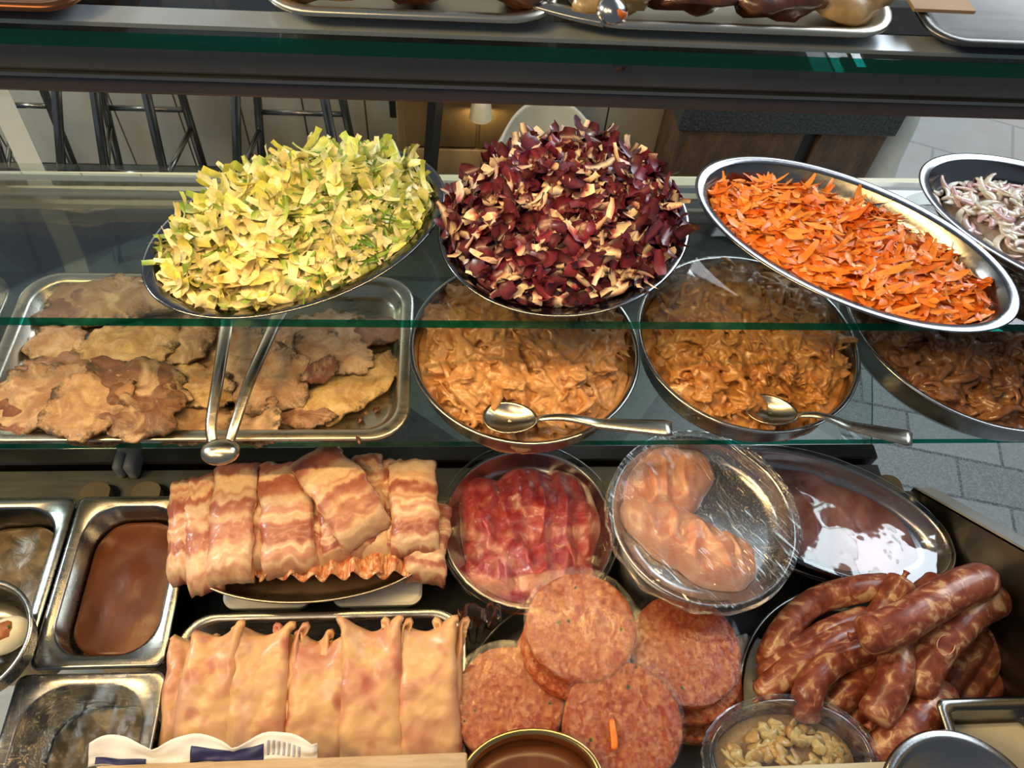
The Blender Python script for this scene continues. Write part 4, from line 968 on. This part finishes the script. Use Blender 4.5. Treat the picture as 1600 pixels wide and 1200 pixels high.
for h_ in [
 ('ham slice at far left, partly under its neighbour', (282, 1185), (300, 985), 70, 64, 0.070, 0.100, 1, 0.2, 0.2),
 ('thin ham slice edge between second and third wide slices', (440, 1185), (456, 975), 30, 34, 0.076, 0.112, 2),
 ('thin ham slice edge right of the fourth wide slice', (612, 1185), (622, 968), 26, 26, 0.076, 0.116, 3),
 ('thin ham slice edge at the right end of tray', (704, 1170), (706, 968), 34, 36, 0.070, 0.110, 4),
 ('narrow ham fold behind the third wide slice', (500, 1170), (492, 985), 60, 40, 0.070, 0.108, 5),
 ('wide ham slice at left with a high right ridge', (318, 1190), (338, 975), 100, 74, 0.084, 0.118, 6, 0.0, 1.3),
 ('wide ham slice second from left, two low peaks', (395, 1190), (412, 972), 92, 82, 0.086, 0.118, 7, 0.7, 0.9),
 ('wide ham slice in middle sloping down to left', (490, 1190), (505, 985), 98, 84, 0.084, 0.114, 8, 0.3, 1.0),
 ('wide ham slice right of middle with two tall peaks', (580, 1190), (580, 966), 100, 86, 0.088, 0.120, 9, 1.2, 1.2),
 ('wide ham slice at right with a peak at right', (672, 1190), (664, 966), 98, 86, 0.086, 0.118, 10, 0.2, 1.2)]: ham(*h_)

# covered plates
def film_disc(name, label, cx, cy, r, z, m, hf=None, n=70, over=0.004, skirt=0.008, uvrot=0.0, b=None, rot=0.0, ridge=None, NT_=120):
    b = b or r; g = Geo(); loops = []; uv = []
    for i in range(1, n+1):
        k = i/n; lp = []
        for j in range(NT_):
            a_ = 2*pi*j/NT_; x0_, y0_ = (r+over)*k*cos(a_), (b+over)*k*sin(a_)
            x = cx+x0_*cos(rot)-y0_*sin(rot); y = cy+x0_*sin(rot)+y0_*cos(rot)
            zz = z+0.0012*noise.noise(Vector((x*30, y*30, 4)))
            if ridge:
                th = math.atan2(y-ridge[1], x-ridge[0]); w = 1/(1+math.exp(-(th-ridge[2])*14)); q = noise.noise(Vector((th*ridge[3], k*1.2, 3)))
                zz += (0.0003+0.0034*w)*max(0, q)*k+0.0009*noise.noise(Vector((x*60, y*60, 2)))*(1-w)
            if hf: zz = max(zz, hf(x, y)+0.0015)
            lp.append((x, y, zz)); uv.append(((x*cos(uvrot)+y*sin(uvrot))*4, (-x*sin(uvrot)+y*cos(uvrot))*4))
        loops.append(lp)
    lp = []
    for j in range(NT_):
        a_ = 2*pi*j/NT_; q = r+over+0.002+0.002*noise.noise(Vector((cos(a_)*9, sin(a_)*9, 1))); q2 = b+over+0.002
        x0_, y0_ = q*cos(a_), q2*sin(a_); x = cx+x0_*cos(rot)-y0_*sin(rot); y = cy+x0_*sin(rot)+y0_*cos(rot)
        lp.append((x, y, z-skirt*(1+0.8*noise.noise(Vector((cos(a_)*5, sin(a_)*5, 8)))))); uv.append((x*4, y*4))
    loops.append(lp); g.loft(loops, True, False); g.uv = dict(enumerate(uv))
    return tag(build(name, g, m), label, 'film')
def lump(cx, cy, z0, items, seed, wrinkle=0.006, fr=30):
    def h(x, y):
        z = z0-0.01
        for (ix, iy, a, b, rot, hh) in items:
            r, u, v = in_ell(x, y, ix, iy, a, b, rot)
            rim = 1+0.18*noise.noise(Vector((x*22, y*22, seed)))
            r = r/rim
            if r < 1: z = max(z, z0+hh*(1-r**3)**0.6)
        return z+wrinkle*noise.noise(Vector((x*fr, y*fr*.7, seed+2)))*(1 if z > z0 else 0)+wrinkle*.5*abs(noise.noise(Vector((x*fr*2.6, y*fr*1.6, seed+5))))
    return h
def lump_mesh(name, label, items, h, zfl, m, cat, amp=0.0, seed=0):
    outs = []
    for q, (ix, iy, a, b, rot, hh) in enumerate(items):
        g = Geo(); nr, nt = 30, 110; loops = []
        for i in range(nr, 0, -1):
            k = i/nr; lp = []
            for j in range(nt):
                t_ = 2*pi*j/nt; rim = 1
                for _ in range(2):
                    x = ix+a*k*rim*cos(t_)*cos(rot)-b*k*rim*sin(t_)*sin(rot); y = iy+a*k*rim*cos(t_)*sin(rot)+b*k*rim*sin(t_)*cos(rot); rim = 1+0.18*noise.noise(Vector((x*22, y*22, seed)))
                z = zfl+hh*(1-k**3.2)**0.6 if k < 1 else zfl
                fold = 0.0065*(1-abs(noise.noise(Vector((x*34+q, y*13, seed+1)))*2.4))*(1-k**4)+0.004*noise.noise(Vector((x*50, y*50, seed+q)))*(1-k**6)
                lp.append((x, y, max(zfl, z+fold*amp)))
            loops.append(lp)
        low = [(p[0], p[1], zfl-0.0015) for p in loops[0]]; g.loft([low]+loops, True, True)
        outs.append(tag(build(name, g, m), label[q], cat))
    return outs
def stand(label, cx, cy, r, z1, m='white_plastic'):
    g = Geo(); L_ = [[(cx+(r+d)*cos(2*pi*k/48), cy+(r+d)*sin(2*pi*k/48), z) for k in range(48)] for d, z in ((-0.02, 0.001), (-0.018, 0.003), (-0.004, z1-0.006), (0, z1-0.004), (0, z1-0.001), (-0.003, z1-0.001), (-0.02, 0.006))]
    g.loft(L_, True, True); return tag(build('support_bowl', g, m), label, 'bowl')
RD = (0.100, 0.4115, 0.109, 0.109, 0.0)
stand('pale grey bowl standing under the red beef plate', 0.108, 0.395, 0.080, 0.0685)
tag(dish('meat_plate', 'round steel plate of red raw beef under film', 'plate', *RD, 0.095, PLATE))
rit = [(0.055, 0.405, 0.046, 0.070, 0.2, 0.021), (0.142, 0.410, 0.048, 0.074, -0.1, 0.018), (0.098, 0.425, 0.052, 0.064, 0.1, 0.0235), (0.100, 0.345, 0.074, 0.040, -0.1, 0.021)]
lump_mesh('raw_beef', ['red raw beef slice at left of the filmed plate', 'red raw beef slice at right of the filmed plate', 'red raw beef slice in middle of filmed plate', 'red raw beef slice at front of filmed plate'], [(x+.003, y+.0115, a*1.03, b_*1.03, r_, h) for x, y, a, b_, r_, h in rit], None, 0.0745, 'raw_beef', 'beef', 1.35, 3)
film_disc('cling_film', 'crinkled cling film stretched over the red beef plate', RD[0], RD[1], 0.109, 0.1035, 'film_clear', skirt=0.014, n=110, NT_=300, ridge=(0.3, 0.7, R(80), 30))
CH = (0.302, 0.388, 0.111, 0.111, 0.0)
stand('white bowl standing under the chicken plate', 0.285, 0.375, 0.080, 0.1385)
tag(dish('meat_plate', 'round steel plate of chicken fillets under streaky film', 'plate', *CH, 0.165, PLATE))
cit = [(0.272, 0.442, 0.066, 0.044, 0.55, 0.022), (0.262, 0.375, 0.066, 0.036, -0.75, 0.020), (0.298, 0.350, 0.058, 0.038, -0.75, 0.024), (0.326, 0.345, 0.040, 0.030, -0.5, 0.020)]
lump_mesh('chicken_fillet', ['pale chicken fillet at the back of the filmed plate', 'chicken fillet along left side of the filmed plate', 'pink chicken fillet in centre of the filmed plate', 'small pink chicken fillet at front right of filmed plate'], cit, None, 0.1445, 'raw_chicken', 'chicken', 1.15, 6)
film_disc('cling_film', 'streaky cling film pulled tight over the chicken plate', CH[0], CH[1], 0.111, 0.1705, 'film_streak', skirt=0.016, uvrot=R(-52), n=130, NT_=420, ridge=(CH[0]-0.045, CH[1]+0.20, R(-72), 62))
FI = (0.497, 0.422, 0.158, 0.082, R(-24))
g = Geo(); g.loft([ell(0.492, 0.402, 0.118, 0.062, R(-20), d, z) for d, z in ((0.022, 0.001), (0.018, 0.002), (0.004, 0.066), (0.0, 0.069), (0.02, 0.008))], True, True)
tag(build('support_bowl', g, 'bin_steel'), 'oval steel dish supporting the pale filmed meat plate', 'bowl')
tag(dish('meat_plate', 'oval steel plate of pale meat under tight film', 'plate', *FI, 0.095, PLATE))
fit_ = [(0.490, 0.424, 0.132, 0.062, R(-24), 0.014), (0.485, 0.452, 0.112, 0.030, R(-26), 0.012), (0.478, 0.392, 0.092, 0.028, R(-22), 0.010)]
lump_mesh('raw_meat', ['large pale pink raw meat slab under tight film', 'dark red raw meat strip along the back of oval plate', 'dark red raw meat strip along front of oval plate'], fit_, None, 0.0745, 'raw_pale', 'meat', 0.4, 9)
film_disc('cling_film', 'tight shiny film over the oval plate of pale meat', FI[0], FI[1], FI[2], 0.0975, 'film_tight', b=FI[3], rot=FI[4], skirt=0.005)
random.seed(21)
# crumpled film hanging below the beef plate
g = Geo(); c = at(742, 955, 0.10); vs = []; fs = []; n = 24
for i in range(n+1):
    for j in range(n+1):
        u, v = j/n, i/n; vs.append((c.x-0.02+0.055*u*(1-.3*v), c.y-0.012*v+0.018*noise.noise(Vector((u*5, v*5, 2))), c.z+0.012-0.075*v+0.01*noise.noise(Vector((u*9, v*7, 7)))))
for i in range(n):
    for j in range(n): k = i*(n+1)+j; fs.append((k, k+1, k+n+2, k+n+1))
g.add(vs, fs); tag(build('loose_film', g, 'film_clear'), 'crumpled loose film hanging at left below the beef plate', 'film')

# ------------------------------------------------------------------ burgers
BU = (0.172, 0.178, 0.170, 0.170, 0.0)
tag(dish('burger_plate', 'large round dark plate carrying the stacked burger patties', 'plate', *BU, 0.030, PLATE, m='frame_steel'))
def patty(label, cx, cy, zt, r, th, seed, tilt=(0, 0)):
    g = Geo(); nt = 96; N3 = lambda a_, b_, c_: noise.noise(Vector((a_, b_, c_+seed*3.7)))
    loops = []
    for d, z in ((0.010, -th), (0.002, -th+0.001), (-0.0006, -th*.6), (-0.0006, -th*.35), (0.0015, -0.0012), (0.005, 0.0), (0.012, 0.0002)):
        loops.append([(cx+(r-d+0.0012*N3(cos(a_)*4, sin(a_)*4, 1)+0.0004*N3(cos(a_)*25, sin(a_)*25, 2))*cos(a_), cy+(r-d+0.0012*N3(cos(a_)*4, sin(a_)*4, 1))*sin(a_), zt+z+tilt[0]*r*cos(a_)+tilt[1]*r*sin(a_)) for a_ in (2*pi*k/nt for k in range(nt))])
    for k in range(14, 0, -1):
        q = (r-0.012)*k/15; loops.append([(cx+q*cos(a_), cy+q*sin(a_), zt+0.0006*N3(q*90*cos(a_), q*90*sin(a_), 5)+tilt[0]*q*cos(a_)+tilt[1]*q*sin(a_)) for a_ in (2*pi*k_/nt for k_ in range(nt))])
    g.loft(loops, True, True); return tag(build('burger_patty', g, 'patty'), label, 'burger patty', 'raw burger patties stacked on the plate')
def filmround(label, cx, cy, z, r, tilt=(0, 0)):
    g = Geo(); g.loft([[(cx+q*cos(a_), cy+q*sin(a_), z+tilt[0]*q*cos(a_)+tilt[1]*q*sin(a_)+0.0004*noise.noise(Vector((q*60*cos(a_), q*60*sin(a_), cx*50)))) for a_ in (2*pi*k/64 for k in range(64))] for q in (r, r*.9, r*.7, r*.4, r*.1)], False, True)
    tag(build('film_disc', g, 'film_clear'), label, 'film', 'clear film rounds on the burger patties')
stacks = [('rear left', (910, 977), 0.132, 0.0625, 3, 0.024, (-0.005, -0.011)), ('right', (1073, 1012), 0.112, 0.064, 3, 0.024, (0.006, -0.014)), ('front left', (795, 1097), 0.092, 0.062, 3, 0.024, (0.0, -0.004)), ('front', (976, 1126), 0.128, 0.063, 4, 0.024, (0, -0.003))]
for nm, px, zt, r, n, th, off in stacks:
    c = at(*px, zt); words = ['top', 'second', 'third', 'lowest']
    for k in range(n):
        w = words[k] if k < n-1 else 'lowest'; x = c.x+off[0]*k; y = c.y+off[1]*k
        patty('raw burger patty flecked with herbs, %s of the %s stack' % (w, nm), x, y, zt-k*(th+0.0008), r-0.001*(k % 2), th, px[0]+k)
    filmround('clear film round on top of the %s burger stack' % nm, c.x-0.001, c.y+0.003, zt+0.0022, r+0.003)
a = at(959, 1148, 0.1315); g = Geo(); g.tube(spline([at(956, 1124, 0.1335), at(958, 1140, 0.1345), at(960, 1156, 0.134), at(960, 1171, 0.1335)], 10), [0.0025, 0.0032, 0.0034, 0.0036, 0.0036, 0.0038, 0.0038, 0.0038, 0.0038, 0.0036, 0.003], 8, flat=0.4)
tag(build('carrot_sliver', g, 'carrot_bit'), 'single orange carrot sliver lying on the front burger', 'carrot')

# ------------------------------------------------------------------ sausages
SA = (0.494, 0.183, 0.154, 0.154, 0.0)
tag(dish('sausage_pan', 'round dark steel pan heaped with raw sausages', 'pan', *SA, 0.052, ROUND, m='bin_steel'))
def sausage(label, pts, wpx, seed, knot=True):
    P = [at(*p) for p in pts]; q = spline(P, 40); g = Geo(); r0 = wpx/2*0.86/F_PX; rad = []
    for i in range(41):
        k = i/40; e = min(k, 1-k)/0.10; rr_ = r0*(1+0.05*noise.noise(Vector((k*5, seed, 1)))+0.03*noise.noise(Vector((k*14, seed, 3))))
        if e < 1: rr_ *= (1-(1-e)**2.4)**0.5*0.85+0.15 if e > 0 else 0.12
        rad.append(max(rr_, r0*.14))
    g.tube(q, rad, 22)
    if knot:
        for p, d in ((q[0], q[0]-q[2]), (q[-1], q[-1]-q[-3])):
            d = d.normalized(); g.tube([p-d*0.002, p+d*0.004, p+d*0.008], [r0*.2, r0*.16, r0*.26], 8)
    tag(build('sausage', g, 'sausage'), label, 'sausage', 'raw sausages heaped in the round pan')
for i, s_ in enumerate([
 ('sausage at far left curving along the back of pan', [(1195, 1050, .075), (1222, 990, .085), (1270, 942, .09), (1335, 922, .10), (1400, 915, .10)], 48),
 ('sausage second from the left rim, running under top one', [(1188, 1062, .085), (1245, 1020, .09), (1300, 985, .09), (1365, 962, .09)], 44),
 ('sausage with split pale end at lower left', [(1186, 1092, .085), (1225, 1055, .10), (1290, 1012, .105), (1345, 985, .10)], 46),
 ('curved sausage bending down at left of centre', [(1262, 1128, .10), (1264, 1078, .118), (1300, 1036, .118), (1372, 1008, .11)], 48),
 ('pale marbled sausage below the curved left one', [(1285, 1118, .085), (1330, 1075, .095), (1385, 1035, .10)], 52),
 ('sausage lying low at the bottom left of heap', [(1205, 1118, .06), (1245, 1095, .065), (1290, 1070, .07)], 46),
 ('sausage low at front centre behind the film bowl', [(1285, 1142, .07), (1330, 1128, .078), (1372, 1100, .08)], 42),
 ('sausage at front centre, left part behind film bowl', [(1325, 1165, .08), (1375, 1140, .085), (1440, 1122, .08)], 40),
 ('thick sausage at front right curving up from bottom', [(1362, 1188, .10), (1408, 1152, .115), (1446, 1112, .115), (1475, 1080, .10)], 62),
 ('sausage at lower right beside the clear container', [(1418, 1190, .075), (1450, 1150, .08), (1478, 1110, .08)], 56),
 ('sausage standing up at back with blunt rounded end', [(1362, 985, .09), (1388, 945, .11), (1412, 902, .125)], 50),
 ('short sausage at back right of the blunt one', [(1392, 985, .10), (1430, 940, .11), (1468, 905, .115)], 44),
 ('dark sausage between top and big right sausages', [(1405, 1050, .09), (1440, 1010, .10), (1495, 960, .10)], 48),
 ('sausage on right side just under the big one', [(1465, 1100, .08), (1500, 1045, .09), (1535, 990, .095)], 46),
 ('sausage second from the right edge of heap', [(1495, 1105, .075), (1535, 1045, .08), (1556, 985, .085)], 46),
 ('sausage third from right edge, lower', [(1530, 1100, .065), (1562, 1055, .07), (1575, 1010, .07)], 40),
 ('sausage at extreme right of the heap', [(1565, 1110, .055), (1583, 1070, .06), (1586, 1030, .06)], 34),
 ('short curved sausage hanging down in front centre', [(1398, 1003, .13), (1400, 1040, .14), (1388, 1085, .135), (1362, 1128, .12)], 56),
 ('big smooth sausage on right with tied ends', [(1428, 1090, .12), (1452, 1035, .14), (1500, 975, .15), (1532, 948, .15), (1562, 935, .14)], 58),
 ('topmost sausage lying diagonally across the heap', [(1338, 993, .165), (1390, 982, .175), (1450, 948, .18), (1500, 920, .18), (1548, 902, .175)], 62)]): sausage(s_[0], s_[1], s_[2], i*3.7+1)
g = Geo(); 
pts = [at(1478+14*cos(t_), 1008+16*sin(t_), 0.165) for t_ in [k*0.4 for k in range(13)]]; g.tube(pts, 0.0007, 6)
tag(build('casing_string', g, 'bacon_edge'), 'thin loop of casing string on the big right sausage', 'string')
g = Geo(); c = at(1178, 1060, 0.02); vs = []; fs = []; n = 20
for i in range(n+1):
    for j in range(n+1):
        u, v = j/n, i/n; vs.append((c.x-0.035+0.06*u, c.y-0.10+0.15*v, 0.012+0.030*sin(pi*u)*0.6+0.012*noise.noise(Vector((u*5, v*6, 2)))))
for i in range(n):
    for j in range(n): k = i*(n+1)+j; fs.append((k, k+1, k+n+2, k+n+1))
g.add(vs, fs); o = build('plastic_bag', g, 'white_plastic'); o.modifiers.new('s', 'SOLIDIFY').thickness = 0.0008; tag(o, 'crumpled white plastic between burger plate and sausage pan', 'bag')

# ------------------------------------------------------------------ bins at left
def bin_(label, x0, x1, y0, y1, zt, dep, r, over=0.012):
    g = Geo(); cx, cy, hx, hy = (x0+x1)/2, (y0+y1)/2, (x1-x0)/2, (y1-y0)/2
    P = [(0.026, -dep-.001, r), (0.020, -dep+0.01, r), (0.0145, -0.004, r), (0.001, -0.004, .010), (0, -0.0025, .010), (0.0008, 0, .010), (0.004, 0.0004, .010), (0.0125, -0.0004, r), (0.0155, -0.003, r), (0.021, -dep+0.012, r), (0.028, -dep, r)]
    g.loft([rr(cx, cy, hx-d, hy-d, q, zt+z, 10) for d, z, q in P], True, True); o = build('food_bin', g, 'bin_steel')
    return tag(o, label, 'food bin', 'steel food bins at the left')
def fill(name, label, cat, x0, x1, y0, y1, z, m, r=0.04, amp=0.002):
    g = Geo(); cx, cy, hx, hy = (x0+x1)/2, (y0+y1)/2, (x1-x0)/2-0.0215, (y1-y0)/2-0.0215; L_ = []
    for k in range(14, 0, -1):
        L_.append([(p[0], p[1], z+amp*noise.noise(Vector((p[0]*30, p[1]*30, 1)))) for p in rr(cx, cy, hx*k/14, hy*k/14, r*k/14, z, 10)])
    low = [(p[0], p[1], z-0.01) for p in L_[0]]; g.loft([low]+L_, True, True); return tag(build(name, g, m), label, cat)
BZ = 0.088
def bfilm(label, x0, x1, y0, y1, z):
    g = Geo(); n = 30; vs = [(x0+(x1-x0)*j/n, y0+(y1-y0)*i/n, z+0.0012*noise.noise(Vector((j*.5, i*.35, x0*9)))) for i in range(n+1) for j in range(n+1)]
    uv = [((j/n+i/n*.4)*0.5, (i/n-j/n*.6)*0.5) for i in range(n+1) for j in range(n+1)]
    g.add(vs, [(i*(n+1)+j, i*(n+1)+j+1, (i+1)*(n+1)+j+1, (i+1)*(n+1)+j) for i in range(n) for j in range(n)]); g.uv = dict(enumerate(uv))
    tag(build('cling_film', g, 'film_clear'), label, 'film')
bin_('steel food bin of brown-red sauce beside the bacon', -0.461, -0.317, 0.250, 0.461, BZ, 0.15, 0.040)
fill('red_sauce', 'brown-red sauce filling the bin beside the bacon', 'sauce', -0.461, -0.317, 0.250, 0.461, 0.055, 'sauce_red')
bin_('steel food bin of chunky marinade at the left edge', -0.612, -0.464, 0.250, 0.461, BZ, 0.15, 0.040)
fill('green_marinade', 'dark chunky marinade in the bin at the left edge', 'sauce', -0.612, -0.464, 0.250, 0.461, 0.045, 'marinade', amp=0.005)
bin_('steel food bin of olive liquid at front left corner', -0.470, -0.312, 0.030, 0.246, BZ, 0.15, 0.045)
fill('olive_brine', 'olive coloured liquid in front left corner bin', 'sauce', -0.470, -0.312, 0.030, 0.246, 0.010, 'sauce_olive')
bfilm('scratched cling film over the front left corner bin', -0.466, -0.315, 0.034, 0.242, BZ+0.0045)
# bowl of stuffed eggs at left edge
EB = at(-28, 1015, 0.105)
tag(dish('glass_bowl', 'clear bowl of stuffed egg halves at the left edge', 'bowl', EB.x, EB.y, 0.066, 0.066, 0, 0.1425, ROUND, m='bin_steel'))
for i, (dx, dy, lab) in enumerate(((0.024, 0.012, 'stuffed egg half with parsley nearest the bowl rim'), (0.010, -0.030, 'stuffed egg half at front of the left bowl'), (-0.025, 0.02, 'stuffed egg half at back of the left bowl'))):
    t = thing('stuffed_egg', lab, 'egg', (EB.x+dx, EB.y+dy, 0.098))
    g = Geo(); g.blob((EB.x+dx, EB.y+dy, 0.112), 0.026, 0.019, 0.016, Matrix.Rotation(i*1.1+.6, 3, 'Z'), i, 0.04, 28, 16); build('egg_white', g, 'egg_white', t)
    g = Geo(); g.blob((EB.x+dx, EB.y+dy, 0.1245), 0.014, 0.010, 0.006, Matrix.Rotation(i*1.1+.6, 3, 'Z'), i+4, 0.3, 16, 10); build('filling', g, 'egg_filling', t)
    g = Geo()
    for k in range(5): g.blob((EB.x+dx+random.uniform(-.012, .012), EB.y+dy+random.uniform(-.003, .012), 0.1285), 0.003, 0.002, 0.0012, Matrix.Rotation(k, 3, 'Z'), k, 0.8, 8, 5)
    build('parsley', g, 'herb', t)

# ------------------------------------------------------------------ things along the front edge
def board(label, pa, pb, z, depth, th, m, name='serving_board'):
    a_, b_ = at(*pa, z), at(*pb, z); g = Geo(); g.box(a_.x, b_.x, (a_.y+b_.y)/2-depth, (a_.y+b_.y)/2, z-th, z, bev=0.0025)
    return tag(build(name, g, m), label, 'board')
board('tan wooden board edge along the front, below the ham', (150, 1195), (730, 1176), 0.155, 0.06, 0.014, 'wood_board')
# crumpled paper wrapper with navy band and grey bar lines
A0, A1 = at(135, 1192, 0.150), at(495, 1182, 0.150)
t = thing('paper_wrapper', 'crumpled white paper wrapper with navy print below the ham', 'wrapper', tuple((A0+A1)/2))
def wrap(u, v, off=0.0):
    p = A0.lerp(A1, u); z = 0.1445+0.010*v+0.003*noise.noise(Vector((u*12, v*3, 5))); return (p.x, p.y-0.003+0.026*v*(0.45+0.55*abs(sin(u*9+0.6)))+0.004*noise.noise(Vector((u*7, v*2, 3)))-off*.3, z+off*.6)
def strip(name, u0, u1, v0, v1, m, off, n=40):
    g = Geo(); nn = 8; vs = [wrap(u0+(u1-u0)*j/n, v0+(v1-v0)*i/nn, off) for i in range(nn+1) for j in range(n+1)]
    g.add(vs, [(i*(n+1)+j, i*(n+1)+j+1, (i+1)*(n+1)+j+1, (i+1)*(n+1)+j) for i in range(nn) for j in range(n)]); o = build(name, g, m, t); s2 = o.modifiers.new('s', 'SOLIDIFY'); s2.thickness = 0.0004; return o
strip('paper', 0, 1, 0, 1, 'paper_white', 0)
strip('navy_band', 0.44, 0.76, 0.05, 0.62, 'paper_navy', 0.0012)
strip('navy_band', 0.03, 0.25, 0.05, 0.28, 'paper_navy', 0.0012)
for k in range(7): strip('print_line', 0.775+0.023*k, 0.785+0.023*k, 0.22, 0.72, 'print_grey', 0.0012, 3)
# gold rimmed pot, long pale ledge, film covered onion bowl, clear box, blurred lid
c = at(832, 1222, 0.150)
tag(dish('gold_pan', 'gold rimmed pan of dark red sauce at the bottom edge', 'pan', c.x, c.y, 0.072, 0.050, 0, 0.150, ROUND, m='brass_rim'))
g = Geo(); g.loft([ell(c.x, c.y, 0.066, 0.044, 0, d, z) for d, z in ((0.001, 0.118), (0, 0.132), (0.02, 0.1325), (0.04, 0.1325))], True, True); tag(build('dark_sauce', g, 'sauce_red'), 'dark red sauce inside the gold rimmed pan', 'sauce')
a_, b_ = at(905, 1199, 0.150), at(1425, 1188, 0.150)
g = Geo(); g.box(a_.x, b_.x, 0.05, b_.y, 0.143, 0.150, bev=0.002); tag(build('front_ledge', g, 'alu_profile', smooth=False), 'pale ledge strip along the bottom edge, right of gold pan', 'ledge')
c = at(1238, 1178, 0.120); OB = (c.x, c.y-0.004)
tag(dish('film_bowl', 'film covered clear bowl of chopped onion at bottom right', 'bowl', OB[0], OB[1], 0.090, 0.060, 0, 0.120, ROUND, m='clear_plastic'))
g = Geo(); random.seed(5)
for k in range(90):
    a2 = random.uniform(0, 6.28); q = random.random()**.5; g.blob((OB[0]+0.066*q*cos(a2), OB[1]+0.038*q*sin(a2), 0.098+0.010*(1-q)+random.uniform(0, .004)), 0.009, 0.0065, 0.0018, Matrix.Rotation(random.uniform(0, 6), 3, 'Z') @ Matrix.Rotation(random.uniform(-1, 1), 3, 'X'), k, 0.8, 9, 6, col=jit(random.choice([(0.74, 0.50, 0.16), (0.80, 0.62, 0.28), (0.62, 0.38, 0.11)]), .1))
mound(g, OB[0], OB[1], 0.078, 0.049, 0, lambda x, y: 0.094, lambda x, y: (0.5, 0.33, 0.13), 4, 40)
tag(build('chopped_onion', g, 'onion'), 'chopped yellow onion inside the film covered bowl', 'onion', kind='stuff')
film_disc('cling_film', 'wrinkled cling film over the chopped onion bowl', OB[0], OB[1], 0.090, 0.1225, 'film_streak', b=0.060, skirt=0.012, uvrot=R(-35))
# clear square box
z = 0.150; a_, b_ = at(1462, 1092, z), at(1640, 1088, z); x0, x1, y1 = a_.x, b_.x, a_.y
g = Geo(); cx, hx = (x0+x1)/2, (x1-x0)/2; y0 = 0.02; cy, hy = (y0+y1)/2, (y1-y0)/2
P = [(0.02, -0.040), (0.016, -0.038), (0.010, -0.004), (0, -0.003), (0, 0), (0.004, 0.001), (0.011, 0), (0.013, -0.004), (0.018, -0.034), (0.022, -0.036)]
g.loft([rr(cx, cy, hx-d, hy-d, 0.008, z+q, 5) for d, q in P], True, True); tag(build('clear_box', g, 'bin_steel'), 'square clear rimmed container at right beside the sausages', 'container')
fill('yellow_garnish', 'pale yellow garnish inside the square container', 'food', x0, x1, y0, y1, 0.122, 'egg_white', 0.008)
c = at(1515, 1290, 0.19)
g = Geo(); g.loft([ell(c.x, c.y, 0.085, 0.085, 0, d, z_) for d, z_ in ((0.004, 0.184), (0.0, 0.188), (0.002, 0.191), (0.012, 0.190), (0.020, 0.178), (0.05, 0.176))], True, True)
tag(build('pot_lid', g, 'bin_steel'), 'round steel pot lid cut off at bottom right corner', 'lid')

# ------------------------------------------------------------------ top shelf trays
def top_tray(label, x0, x1, y0, food, group, seed):
    zt = 0.7695
    rr_tray('grill_tray', label, x0, x1, y0, y0+0.16, zt, 0.0105, 0.03, 'tray_steel', 0.007)
    random.seed(seed); cx, cy = (x0+x1)/2, y0+0.08; k = 0
    n = max(3, int((x1-x0)/0.045))
    for i in range(n):
        g = Geo(); x = x0+0.03+(x1-x0-0.06)*i/(n-1); y = y0+0.030+random.uniform(0, .006)
        g.blob((x, y, zt+0.004), 0.026, 0.018, 0.011, Matrix.Rotation(random.uniform(-.4, .4), 3, 'Z'), i+seed, 0.6, 20, 12)
        m_ = food if i % 3 else 'grill_pale'
        wd = ['leftmost', 'second from left', 'third from left', 'fourth from left', 'fifth from left', 'sixth from left'][min(i, 5)] if i < n-1 else 'rightmost'
        tag(build('grilled_piece', g, m_), group[0] % wd, 'grilled food', group[1])
ty = lambda px, py: at(px, py, 0.7695).y
top_tray('steel tray of dark grilled food left of the top spoon', at(395, 24, .7695).x, at(880, 24, .7695).x, ty(700, 27), 'grill_dark', ('%s dark grilled piece in the top tray left of spoon', 'grilled pieces left of the top spoon'), 3)
top_tray('steel tray of charred glazed food right of the top spoon', at(890, 24, .7695).x, at(1398, 20, .7695).x, ty(1150, 46), 'grill_dark', ('%s charred grilled piece in top tray right of spoon', 'grilled pieces right of the top spoon'), 8)
rr_tray('card_tray', 'empty copper toned tray at top left of the top shelf', -0.40, at(125, 5, .7695).x, ty(60, 12), 0.58, 0.7695, 0.0105, 0.02, 'rim_copper', 0.007)
rr_tray('card_tray', 'brown tray at the top right corner of the top shelf', at(1435, 20, .7695).x, 0.50, ty(1530, 68), 0.58, 0.7695, 0.0105, 0.02, 'dark_steel', 0.007)
g = Geo(); cc = at(1480, 8, 0.772); g.box(cc.x-0.022, cc.x+0.015, cc.y-0.006, cc.y+0.05, 0.7705, 0.7725); o = tag(build('card_piece', g, 'card_tan', smooth=False), 'tan card lying in the tray at top right corner', 'card')
g = Geo(); pts = [atY(800, -6, 0.42), atY(850, 10, 0.412), atY(900, 22, 0.407), atY(945, 30, 0.404), atY(975, 8, 0.41)]
t = thing('top_spoon', 'steel spoon with a modelled orange reflection on the top shelf edge', 'spoon', tuple(pts[3]))
g.tube(spline(pts[:4], 20), [0.004+0.003*k/20 for k in range(21)], 10, flat=0.4); build('handle', g, 'cutlery_steel', t)
g = Geo(); g.blob(atY(955, 18, 0.407), 0.009, 0.010, 0.008, Matrix.Identity(3), 2, 0.05, 20, 12); build('spoon_bowl', g, 'dish_steel', t)
g = Geo(); g.blob(atY(968, 24, 0.400), 0.004, 0.002, 0.003, Matrix.Identity(3), 2, 0.3, 12, 8); build('orange_glint', g, 'carrot_bit', t)  # orange blob modelled as the reflection on the spoon
